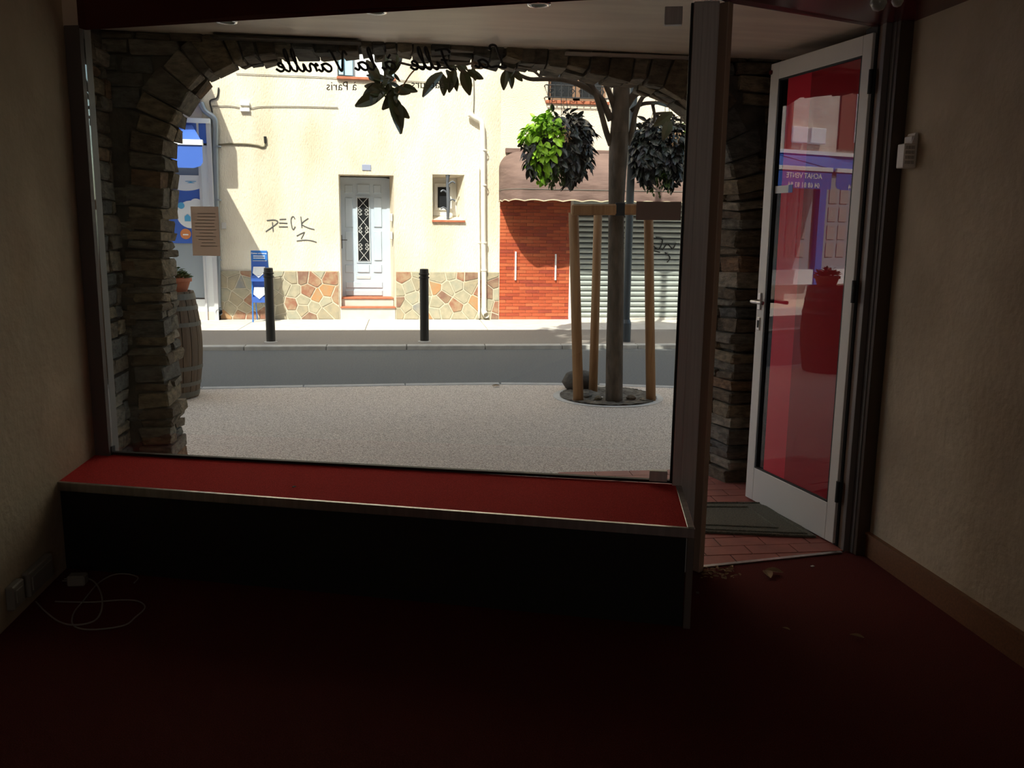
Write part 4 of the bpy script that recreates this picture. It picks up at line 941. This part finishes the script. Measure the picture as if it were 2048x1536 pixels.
disc('white_disc', 380, 429, .21, M_print, .042); disc('light_blue_disc', 361, 411, .05, M_lblue, .036); disc('orange_disc', 370, 468, .08, M_orange, .042)
disc('small_white_disc', 391, 410, .10, M_print, .040)
c = PY(372, 436, yb); MB().prism([(c.x-.03, yb+.036, c.z-.05), (c.x+.06, yb+.036, c.z-.05), (c.x+.06, yb+.036, c.z+.02), (c.x+.015, yb+.036, c.z+.06), (c.x-.03, yb+.036, c.z+.02)], (0, .003, 0)).build('house_print', M_lblue, pn)
c = PY(370, 468, yb); MB().box((c.x-.04, yb+.036, c.z-.02), (c.x+.04, yb+.040, c.z+.0)).build('white_bar', M_print, pn)
# blue awnings with lettered valances
def shop_awn(x0_, x1_, l1, l2, lab):
    o = empty('roller_awning', ((x0_+x1_)/2, yb, zf0), lab, 'awning')
    pr_ = 1.52; zt_ = zf1-.03; zl = PY(380, 286, yb-pr_).z; zb_ = zl-.33
    x1w = min(x1_, -3.2)
    MB().hexa([(x0_, yb-pr_, zl), (x1_, yb-pr_, zl), (x1w, yb-.005, zt_-.01), (x0_, yb-.005, zt_-.01)], [(x0_, yb-pr_, zl+.012), (x1_, yb-pr_, zl+.012), (x1w, yb-.005, zt_+.004), (x0_, yb-.005, zt_+.004)]).build('canvas', M_blue, o)
    MB().box((x0_-.01, yb-pr_-.03, zl-.03), (x1_+.01, yb-pr_+.02, zl+.045)).build('front_bar', M_bluew, o, bevel=.006)
    MB().prism([(x0_, yb-pr_-.012, zl-.03), (x1_, yb-pr_-.012, zl-.03), (x1_, yb-pr_-.012, zb_+.08), (x1_-.03, yb-pr_-.012, zb_+.03), (x1_-.12, yb-pr_-.012, zb_), (x0_, yb-pr_-.012, zb_)], (0, .006, 0)).build('valance', M_blue, o)
    for txt, zz, sz in ((l1, zl-.155, .125), (l2, zl-.31, .12)):
        mb = text_mb(txt, sz, Vector(((x0_+x1_)/2, yb-pr_-.016, zz)), Vector((1, 0, 0)), UP, align='CENTER', bold=.002)
        mb.build('lettering', M_print, o)
AX = PY(405, 300, yb-1.52).x
shop_awn(-4.22, AX, 'AGENCE', '04 68 81 83 84', 'blue roller awning nearest the zinc downpipe, its number ending 84')
shop_awn(-5.52, -4.34, 'LOCATION', '04 68 81 83 84', 'second blue roller awning from the zinc downpipe')
shop_awn(-6.95, -5.65, 'ACHAT VENTE', '04 68 81 83 84', 'blue awning lettered ACHAT VENTE mirrored in the open door glass')
shop_awn(-8.40, -7.06, 'LOCATIVE', '04 68 81 83 84', 'blue awning beyond ACHAT VENTE at the right edge of the door reflection')
# things on the wall above the blue shop (seen in the door glass)
for i_, x_ in enumerate((-7.62, -8.10)):
    ob = MB().box((x_-.20, YF-.16, 3.22), (x_+.20, YF-.02, 3.52)).build('meter_box', M_print, org=(x_, YF, 3.3), bevel=.01); tag(ob, ['right one of two white meter boxes above the blue shop', 'left one of two white meter boxes above the blue shop'][i_], 'meter box', 'meter boxes above the blue shop')
ob = MB().box((-4.5, YF-1.02, 3.36), (-3.06, YF-.02, 3.93)).build('shadow_caster_box', M_facadeC, org=(-3.5, YF, 3), bevel=.01); tag(ob, 'grey-beige solid box added above the blue shop to cast a shadow', 'shadow caster')  # added box, sized so its shadow steps across the cream wall
ob = MB().tube([(-7.42, YF-.07, zf1+.08), (-7.42, YF-.07, 7)], .05, 10).build('downpipe', mat('red_brown_pipe', (.22, .08, .06), .6), org=(-7.42, YF-.07, 3)); tag(ob, 'red-brown pipe above the blue shop seen in the door glass', 'pipe')
bwn = empty('tall_window', (-9.2, YF, 3.3), 'tall brown framed window above the blue shop seen in the door glass', 'window')
MB().box((-9.6, YF-.06, 3.15), (-8.75, YF-.02, 5.2)).build('frame', mat('red_brown_paint', (.20, .07, .05), .6), bwn); MB().box((-9.3, YF-.08, 3.3), (-9.15, YF-.05, 5.0)).build('pane', M_print, bwn)

# ------------------------------------------------------------------ street furniture
def bollard():
    c = PZ(542, 684, 0); c = Vector((c.x, c.y, 0)); o = empty('bollard', c, 'black bollard standing in front of the blue newspaper rack', 'bollard', 'black bollards along the far kerb')
    r_ = .058; H_ = .945
    MB().lathe([(0, 0), (r_, 0), (r_, H_-.12), (r_+.010, H_-.115), (r_+.010, H_-.10), (r_-.002, H_-.095), (r_-.002, H_-.075), (r_+.010, H_-.07), (r_+.010, H_-.055), (r_, H_-.05), (r_-.002, H_), (r_*.8, H_+.006), (0, H_+.008)], c, 24).build('post', M_boll, o, smooth=False)
    MB().lathe([(r_+.028, 0), (r_+.026, .006), (r_, .012)], c, 24).build('collar', M_kerb, o)
    return o
b1 = bollard()
b2 = b1.copy(); col.objects.link(b2); c = PZ(849, 683, 0); b2.location = (c.x, c.y, 0); b2['label'] = 'black bollard standing right of the pale house door'
for ch in list(b1.children): k_ = ch.copy(); col.objects.link(k_); k_.parent = b2
# blue free newspaper rack
ra_ = PZ(508, 640, 0); yk = YF-.36
rx0, rx1 = PY(505, 560, yk).x, PY(536, 560, yk).x
nr = empty('newspaper_rack', ((rx0+rx1)/2, yk, 0), 'blue metal newspaper rack leaning by the stone cladding', 'newspaper rack')
zz = lambda y: PY(520, y, yk).z
for x_ in (rx0, rx1): MB().tube([(x_, yk-.10, 0), (x_, yk, zz(522)), (x_, yk+.02, zz(503))], .011, 8).build('leg', M_blue2, nr)
for x_ in (rx0, rx1): MB().tube([(x_, yk+.30, 0), (x_, yk+.02, zz(512))], .009, 8).build('rear_leg', M_blue2, nr)
MB().box((rx0-.005, yk-.03, zz(521)), (rx1+.005, yk-.01, zz(501))).build('header_panel', M_blue2, nr, bevel=.003)
mb = text_mb('Petites annonces', .034, Vector(((rx0+rx1)/2, yk-.034, zz(508))), Vector((1, 0, 0)), UP, align='CENTER', bold=.0006); mb.build('header_text', M_print, nr)
for y_ in (512, 516): MB().box((rx0+.03, yk-.034, zz(y_)-.006), (rx1-.03, yk-.03, zz(y_)+.006)).build('text_line', M_print, nr)
for ya, yb_ in ((522, 562), (563, 604)):
    zt_, zb_ = zz(ya), zz(yb_)
    MB().box((rx0, yk-.02, zb_), (rx1, yk+.02, zt_)).build('back_plate', M_blue, nr)
    mb = MB(); mb.hexa([(rx0, yk-.12, zb_), (rx1, yk-.12, zb_), (rx1, yk, zb_), (rx0, yk, zb_)], [(rx0, yk-.14, zb_+.09), (rx1, yk-.14, zb_+.09), (rx1, yk, zb_+.06), (rx0, yk, zb_+.06)]); mb.build('tray', M_blue, nr)
    mb = MB(); mb.prism([(rx0+.03, yk-.06, zt_-.09), (rx1-.03, yk-.06, zt_-.09), (rx1-.03, yk-.145, zb_+.13), ((rx0+rx1)/2, yk-.15, zb_+.06), (rx0+.03, yk-.145, zb_+.13)], (0, .02, .004)); ob = mb.build('magazine_stack', M_print, org=((rx0+rx1)/2, yk, zb_)); tag(ob, 'white free papers in the %s tray of the blue rack' % ('upper' if ya < 540 else 'lower'), 'papers', 'papers in the blue rack')

# lamp post with two hanging flower baskets
lp = PZ(1250, 683, 0); lp.z = 0
lo = empty('lamp_post', lp, 'dark grey lamp post behind the tree trunk', 'lamp post')
MB().tube([lp, lp+UP*5.2], [.055, .048], 16).build('pole', mat('dark_grey_steel', (.06, .07, .08), .4, .5), lo)
MB().lathe([(.075, 0), (.075, .25), (.058, .30)], lp, 16).build('base', mat('dark_grey_steel', (.06, .07, .08), .4, .5), lo)
MB().lathe([(.062, 0), (.070, .02), (.070, .05), (.062, .07)], lp+UP*2.48, 16).build('collar', mat('dark_grey_steel', (.06, .07, .08), .4, .5), lo)
zar = 3.62
for sx in (-1, 1): MB().tube(smooth_pts([lp+UP*(zar+.1), lp+Vector((sx*.35, 0, zar+.16)), lp+Vector((sx*.78, 0, zar))], 5), .016, 8).build('bracket_arm', M_ironb, lo)
MB().lathe([(0, 0), (.06, .02), (.16, .10), (.16, .16), (.05, .22), (0, .22)], lp+UP*5.2, 16).build('lamp_head', M_ironb, lo)
LM = [leaf_mesh('leaf', .11, .075, .35, M_lime, .25), leaf_mesh('leaf', .13, .062, .35, M_purple, .25), leaf_mesh('leaf', .05, .035, .3, M_green, .2)]
def basket(pxc, pyc, rpx, rpz, seed, lab, lime):
    c = PY(pxc, pyc, lp.y); sc = (PY(pxc+1, pyc, lp.y)-c).length; rx_, rz_ = rpx*sc, rpz*sc
    o = empty('flower_basket', c, lab, 'flower basket', 'hanging flower baskets on the lamp post')
    MB().lathe([(0, -rz_*.45), (.14, -rz_*.42), (.22, -rz_*.15), (.25, rz_*.05), (.22, rz_*.08), (0, rz_*.06)], c, 20).build('basket_bowl', M_soil, o, smooth=True)
    topp = Vector((c.x, c.y, zar))
    for k in range(3):
        a = k*2.094+.5; MB().tube([c+Vector((.22*math.cos(a), .22*math.sin(a), rz_*.1)), topp+Vector((0, 0, -.03))], .004, 5).build('chain', M_ironb, o)
    rr = random.Random(seed); st_ = [MB(), MB(), MB()]; cnt = 0
    for k in range(1500):
        u_ = rr.uniform(-1, 1); ph = rr.uniform(0, 2*math.pi); s_ = math.sqrt(1-u_*u_)
        d = Vector((s_*math.cos(ph), s_*math.sin(ph), u_))
        kk = rr.uniform(.45, 1.0)**.6; wob = 1+.10*math.sin(3*ph+seed)+.08*math.sin(5*u_+ph*2)
        bx_ = abs(d.x)**.75*math.copysign(1, d.x); bz_ = abs(d.z)**.85*math.copysign(1, d.z)
        pos = c+Vector((bx_*rx_*wob*kk, d.y*rx_*.75*kk, bz_*rz_*kk*(1.0 if d.z > 0 else (1.0+.16*math.sin(4*ph)))))
        fx = (pos.x-c.x)/rx_; fz = (pos.z-c.z)/rz_
        if lime > 0: kind_ = 0 if (fx < -.12+.18*math.sin(fz*4+.5)) and not (fz < .1 and fx < -.72+.12*math.sin(fz*5)) else 1
        else: kind_ = 0 if fx > .62 and fz > .1 else 1
        if abs(fx+.05) < .22 and fz < -.62: kind_ = 2
        if kk < .72 and kind_ == 0: kind_ = 1
        out = (d*.55+Vector((rr.uniform(-.7, .7), rr.uniform(-.6, .3)-.25, rr.uniform(-1.1, -.1)))).normalized()
        scl = rr.uniform(.75, 1.25)
        if kind_ != 2 and kk > .93 and d.y < -.1 and cnt < 130:
            place(LM[kind_], 'leaf', o, pos, out, rr.uniform(-.6, .6), scl, nrm=d+Vector((0, 0, .35))); cnt += 1
        else: bake(LM[kind_], st_[kind_], pos, out, rr.uniform(-.8, .8), scl, nrm=d+Vector((0, 0, .35)))
        if kind_ == 2:
            for _ in range(3): bake(LM[2], st_[2], pos+Vector((rr.uniform(-.06, .06), rr.uniform(-.06, .0), rr.uniform(-.1, .05))), out, rr.uniform(-1, 1), scl)
    for nm, mb, mt in (('lime_foliage', st_[0], M_lime), ('dark_foliage', st_[1], M_purple), ('green_foliage', st_[2], M_green)):
        if mb.f: mb.build(nm, mt, o, kind='stuff')
    dryb = MB()
    for k in range(26):
        p = c+Vector((rr.uniform(-.03, .2)*rx_*2*(1 if lime <= 0 else .4), -rx_*.82, rr.uniform(.05, .32)*rz_*1.6)); bake(LM[2], dryb, p, (rr.uniform(-1, 1), -.4, rr.uniform(-1, .2)), 0, .8)
    dryb.build('dried_flowers', mat('dried_flower', (.42, .26, .14), .9), o, kind='stuff')
basket(1118, 292, 68, 66, 4, 'left hanging basket, half lime half dark purple foliage', 1)
basket(1322, 300, 58, 62, 9, 'right hanging basket of mostly dark purple foliage with dried flowers', 0)

# ------------------------------------------------------------------ tree, stakes, pit
tb = PZ(1228, 803, 0); tb.z = 0; yt = tb.y
pit = empty('tree_pit', (tb.x, tb.y+.15, 0), 'round tree pit with pale rim set in the pavement', 'tree pit')
pa_, pb2, pc_ = PZ(1120, 793), PZ(1318, 798), PZ(1215, 812)
prx = (pb2.x-pa_.x)/2; pcx = (pa_.x+pb2.x)/2; pcy = pc_.y+prx*.98
for nm, r0_, r1_, z0_, z1_, mt in (('rim', prx, prx+.06, 0.004, 0.004, M_conc),):
    mb = MB(); mb.lathe([(r0_, -.04), (r0_, .003), (r1_, .003), (r1_, -.02)], (pcx, pcy, 0), 48); mb.build(nm, mt, pit)
mb = MB(); NN = 30; vv = []
for i in range(NN+1):
    for j in range(NN+1):
        x_ = -1+2*i/NN; y_ = -1+2*j/NN; rr_ = math.hypot(x_, y_); k_ = 1/max(1, rr_); x_ *= k_; y_ *= k_
        vv.append((pcx+x_*prx, pcy+y_*prx, .006+.02*math.sin(9*x_+3*y_)*math.cos(7*y_)*(1-min(rr_, 1)**2)+rnd.uniform(0, .012)))
mb.add(vv, [(i*(NN+1)+j, (i+1)*(NN+1)+j, (i+1)*(NN+1)+j+1, i*(NN+1)+j+1) for i in range(NN) for j in range(NN)]); mb.build('soil', M_soil, pit, kind='stuff')
rk = PZ(1158, 778, 0); mb = MB(); mb.lathe([(0, -.02), (.12, .0), (.16, .07), (.13, .14), (.06, .17), (0, .175)], (rk.x, rk.y, 0), 14)
mb.v = [v+Vector((rnd.uniform(-.012, .012), rnd.uniform(-.012, .012), rnd.uniform(-.01, .01))) for v in mb.v]
ob = mb.build('boulder', M_mortar, org=(rk.x, rk.y, 0), smooth=True); tag(ob, 'round brown stone behind the left stakes of the tree', 'stone')
for i_, (x, y, r_) in enumerate([(1172, 796, .05), (1196, 800, .035), (1262, 800, .04), (1285, 803, .03)]):
    c = PZ(x, y, .0); mb = MB(); mb.lathe([(0, -.01), (r_, .0), (r_*1.1, r_*.5), (r_*.5, r_*.95), (0, r_)], (c.x, c.y, 0.006), 9); mb.v = [v+Vector((rnd.uniform(-.006, .006), rnd.uniform(-.006, .006), 0)) for v in mb.v]
    ob = mb.build('pebble', M_st[i_], org=(c.x, c.y, 0)); tag(ob, ['largest clod at the foot of the left stake', 'clod between left stakes and trunk', 'clod just right of the trunk', 'small clod beside the right stake'][i_], 'clod')
tr = empty('street_tree', tb, 'young street tree tied between wooden stakes', 'tree')
T = lambda x, y, Y=None: PY(x, y, Y or yt)
trunk = [T(1228, 806), T(1229, 700), T(1231, 600), T(1232, 500), T(1233, 400), T(1237, 300), T(1240, 240), T(1243, 170), T(1244, 90), T(1240, -40)]
rad = [17.5, 17, 16.2, 15.6, 15.6, 18.5, 17, 16, 14, 9]; kpx = (T(1229, 500)-T(1228, 500)).length
rs = smooth_pts([Vector((r_, 0, 0)) for r_ in rad], 5)
MB().tube(smooth_pts(trunk, 5), [v.x*kpx for v in rs], 16).build('trunk', M_bark, tr, smooth=True)
for (pts, r0_, r1_) in [([(1222, 290), (1212, 262), (1202, 225), (1188, 180), (1172, 150), (1120, 60)], 6, 4), ([(1222, 240), (1212, 218), (1200, 195), (1165, 172), (1130, 160), (1092, 158), (1060, 158), (1035, 148), (1010, 138)], 7, 2.5),
                        ([(1085, 157), (1075, 148), (1062, 138)], 3, 2), ([(1254, 290), (1264, 262), (1270, 230), (1285, 195), (1305, 182), (1318, 150)], 6, 3), ([(1262, 222), (1285, 208), (1320, 206), (1345, 212), (1365, 230)], 4, 2.5),
                        ([(1250, 215), (1268, 190), (1290, 178), (1310, 160), (1330, 100)], 8, 4), ([(1305, 208), (1309, 230), (1307, 245)], 3.5, 2.5), ([(1310, 228), (1335, 226), (1350, 232)], 3, 2), ([(1232, 225), (1220, 190), (1210, 165), (1200, 120)], 6, 4),
                        ([(1205, 200), (1180, 170), (1140, 140), (1080, 90)], 5, 3), ([(1255, 200), (1240, 60), (1300, -100)], 6, 3)]:
    P_ = smooth_pts([T(x, y, yt-.02*i_) for i_, (x, y) in enumerate(pts)], 4); MB().tube(P_, [kpx*(r0_+(r1_-r0_)*i_/(len(P_)-1)) for i_ in range(len(P_))], 8).build('branch', M_bark, tr, smooth=True)
ML = leaf_mesh('leaf', .20, .105, .3, M_oliv, .15)
big = [((795, 178), (-.35, .1, -.5), 1.0), ((775, 150), (.0, .1, .9), 1.1), ((770, 155), (.5, .1, .7), 1.1), ((778, 165), (-.75, .0, .3), .9), ((770, 178), (-.9, 0, .1), .8), ((765, 190), (-.95, 0, -.35), 1.15), ((778, 190), (.35, 0, -.85), 1.5), ((790, 195), (.15, 0, -1), 1.1),
       ((785, 180), (.9, 0, -.1), .7), ((800, 172), (.8, 0, -.2), .7), ((782, 205), (.75, 0, -.6), .9), ((760, 170), (-.6, -.2, .8), .7), ((775, 160), (.2, 0, -.8), .8), ((760, 160), (-.3, 0, .4), .9), ((750, 165), (-.4, .3, -.5), .8), ((785, 140), (.2, 0, .6), 1.0),
       ((885, 145), (-.75, 0, -.75), 1.2), ((885, 148), (.1, 0, -1), .8), ((892, 140), (.6, 0, -.8), .8), ((910, 138), (-.3, 0, -1), .9), ((925, 138), (.3, 0, -1), 1.0), ((935, 140), (.9, 0, -.5), .7), ((912, 150), (.0, 0, -1), .6), ((945, 135), (.2, 0, -.8), .5),
       ((1012, 140), (-.15, 0, -1), .75), ((1018, 140), (.25, 0, -1), .7), ((1025, 138), (.7, 0, -.8), .6), ((1030, 135), (-.5, 0, -.6), .6), ((1345, 225), (-.7, 0, -.5), .9), ((1340, 240), (-.3, -.3, -.7), .9), ((1325, 190), (-.2, 0, .6), .9), ((1335, 215), (-.8, 0, .3), .7)]
big += [((rnd.uniform(748, 800), rnd.uniform(145, 190)), (rnd.uniform(-1, 1), rnd.uniform(-.5, .5), rnd.uniform(-1, .5)), rnd.uniform(.35, .7)) for _ in range(20)]
big += [((rnd.uniform(885, 940), rnd.uniform(124, 136)), (rnd.uniform(-1, 1), rnd.uniform(-.5, .5), rnd.uniform(-.6, .3)), rnd.uniform(.4, .6)) for _ in range(8)]
for (p, d, s_) in big: place(ML, 'leaf', tr, T(*p, yt-.15), d, rnd.uniform(-.5, .5), s_, nrm=(rnd.uniform(-.5, .5), -1, rnd.uniform(-.3, .6)))
MB().tube(smooth_pts([T(836, 133, yt-.15), T(820, 150, yt-.15), T(804, 175, yt-.15), T(790, 195, yt-.15)], 4), .006, 6).build('twig', M_stake, tr)
MB().tube(smooth_pts([T(1012, 139, yt-.12), T(960, 125, yt-.14), T(900, 135, yt-.15), T(836, 133, yt-.15), T(780, 120, yt-.15)], 4), .009, 6).build('twig', M_bark, tr)
cr_ = MB(); rr = random.Random(3)
for k in range(3200):
    u_ = rr.uniform(-1, 1); ph = rr.uniform(0, 6.283); s_ = math.sqrt(1-u_*u_); q3 = rr.uniform(.35, 1)
    pos = Vector((tb.x-.7+s_*math.cos(ph)*1.6*q3, tb.y-.1+s_*math.sin(ph)*1.1*q3, 6.9+u_*1.3*q3)) if k > 500 else Vector((tb.x-.2+s_*math.cos(ph)*1.5*q3, tb.y+s_*math.sin(ph)*q3, 4.6+u_*1.0*q3))
    bake(ML, cr_, pos, (rr.uniform(-1, 1), rr.uniform(-1, 1), rr.uniform(-.8, .4)), rr.uniform(-1, 1), rr.uniform(.7, 1.2))
cr_.build('crown_foliage', M_oliv, tr, kind='stuff')
# stakes
sk_ = empty('tree_stakes', (tb.x, tb.y, 0), 'three round pine stakes joined by a half-log crossbar around the tree', 'tree stakes')
for (xb, yb2, xt, r_) in [(1157, 803, 1147, 10), (1186, 785, 1196, 8.5), (1302, 801, 1297, 9.5)]:
    b_ = PZ(xb, yb2, 0); b_.z = -.02; kk = b_.y/yt; t_ = PY(xt, 425, b_.y)
    MB().tube([b_, b_.lerp(t_, .5), t_], [r_*kpx*kk*1.05, r_*kpx*kk, r_*kpx*kk*.97], 14).build('stake', M_stake, sk_, smooth=True)
a, b = PY(1140, 420, yt-.02), PY(1304, 419, yt+.0)
MB().obox(a, (b-a).normalized(), Vector((0, 1, 0)), UP, (0, -.09, -.045), ((b-a).length, -.03, .045)).build('crossbar', M_stake, sk_, bevel=.012)
MB().box((T(1226, 430).x, yt-.10, T(1226, 432).z), (T(1244, 430).x, yt+.02, T(1226, 406).z)).build('rubber_tie', M_black, sk_, bevel=.004)

# ------------------------------------------------------------------ barrel with flower pot
bR = .30; bc = Vector((PY(405, 690, 7.72).x-bR-.005, 7.72, 0)); bH = PY(375, 582, 7.72).z
brl = empty('wine_barrel', bc, 'old oak wine barrel standing outside the left stone pillar', 'barrel')
def br_at(t_): return bR*(.80+.20*math.sin(math.pi*(.04+.92*t_)))
ns = 22
for k in range(ns):
    a0_ = 2*math.pi*k/ns+.012; a1_ = 2*math.pi*(k+1)/ns-.012; vv = []
    for i in range(13):
        t_ = i/12; r_ = br_at(t_); z_ = t_*bH
        for (aa, rr2) in ((a0_, r_), ((a0_+a1_)/2, r_*1.003), (a1_, r_), (a1_, r_-.02), (a0_, r_-.02)): vv.append(bc+Vector((rr2*math.cos(aa), rr2*math.sin(aa), z_)))
    ff = [(i*5+j, i*5+(j+1) % 5, i*5+5+(j+1) % 5, i*5+5+j) for i in range(12) for j in range(5)]+[(0, 1, 2, 3, 4), (60, 61, 62, 63, 64)]
    MB().add(vv, ff).build('stave', M_stave, brl)
for t_, w in ((.04, .045), (.14, .035), (.29, .035), (.70, .035), (.85, .035), (.955, .05)):
    MB().lathe([(br_at(t_-w/2/bH)+.001, t_*bH-w/2), (br_at(t_-w/2/bH)+.005, t_*bH-w/2), (br_at(t_+w/2/bH)+.005, t_*bH+w/2), (br_at(t_+w/2/bH)+.001, t_*bH+w/2)], bc, 40).build('hoop', M_hoop, brl, smooth=False)
MB().lathe([(0, bH-.03), (br_at(1)-.018, bH-.03), (br_at(1)-.018, bH-.05)], bc, 30).build('barrel_head', M_stave, brl)
MB().lathe([(0, .02), (br_at(.03)-.018, .02)], bc, 30).build('barrel_bottom', M_stave, brl)
pc = Vector((PY(352, 570, 7.72).x, 7.70, bH-.028)); ph_ = PY(360, 556, 7.7).z-pc.z; pr_ = PY(383, 558, 7.7).x-pc.x
fp = empty('flower_pot', pc, 'terracotta pot with a small green plant on the barrel', 'flower pot')
MB().lathe([(0, 0), (pr_*.62, 0), (pr_*.9, ph_*.8), (pr_, ph_*.8), (pr_, ph_), (pr_*.9, ph_), (pr_*.86, ph_*.85), (0, ph_*.85)], pc, 28).build('pot', M_terra, fp, smooth=False)
pm = MB(); me = leaf_mesh('leaf', .06, .028, .3, None, .2)
for k in range(150):
    a = rr.uniform(0, 6.283); q2 = rr.uniform(0, pr_*.8); pos = pc+Vector((q2*math.cos(a), q2*math.sin(a), ph_*.9+rr.uniform(0, .09)*(1-q2/pr_)+.01)); bake(me, pm, pos, (math.cos(a)*.7, math.sin(a)*.7, rr.uniform(.1, 1)), rr.uniform(-1, 1), rr.uniform(.6, 1.1))
pm.build('foliage', M_green, fp, kind='stuff')
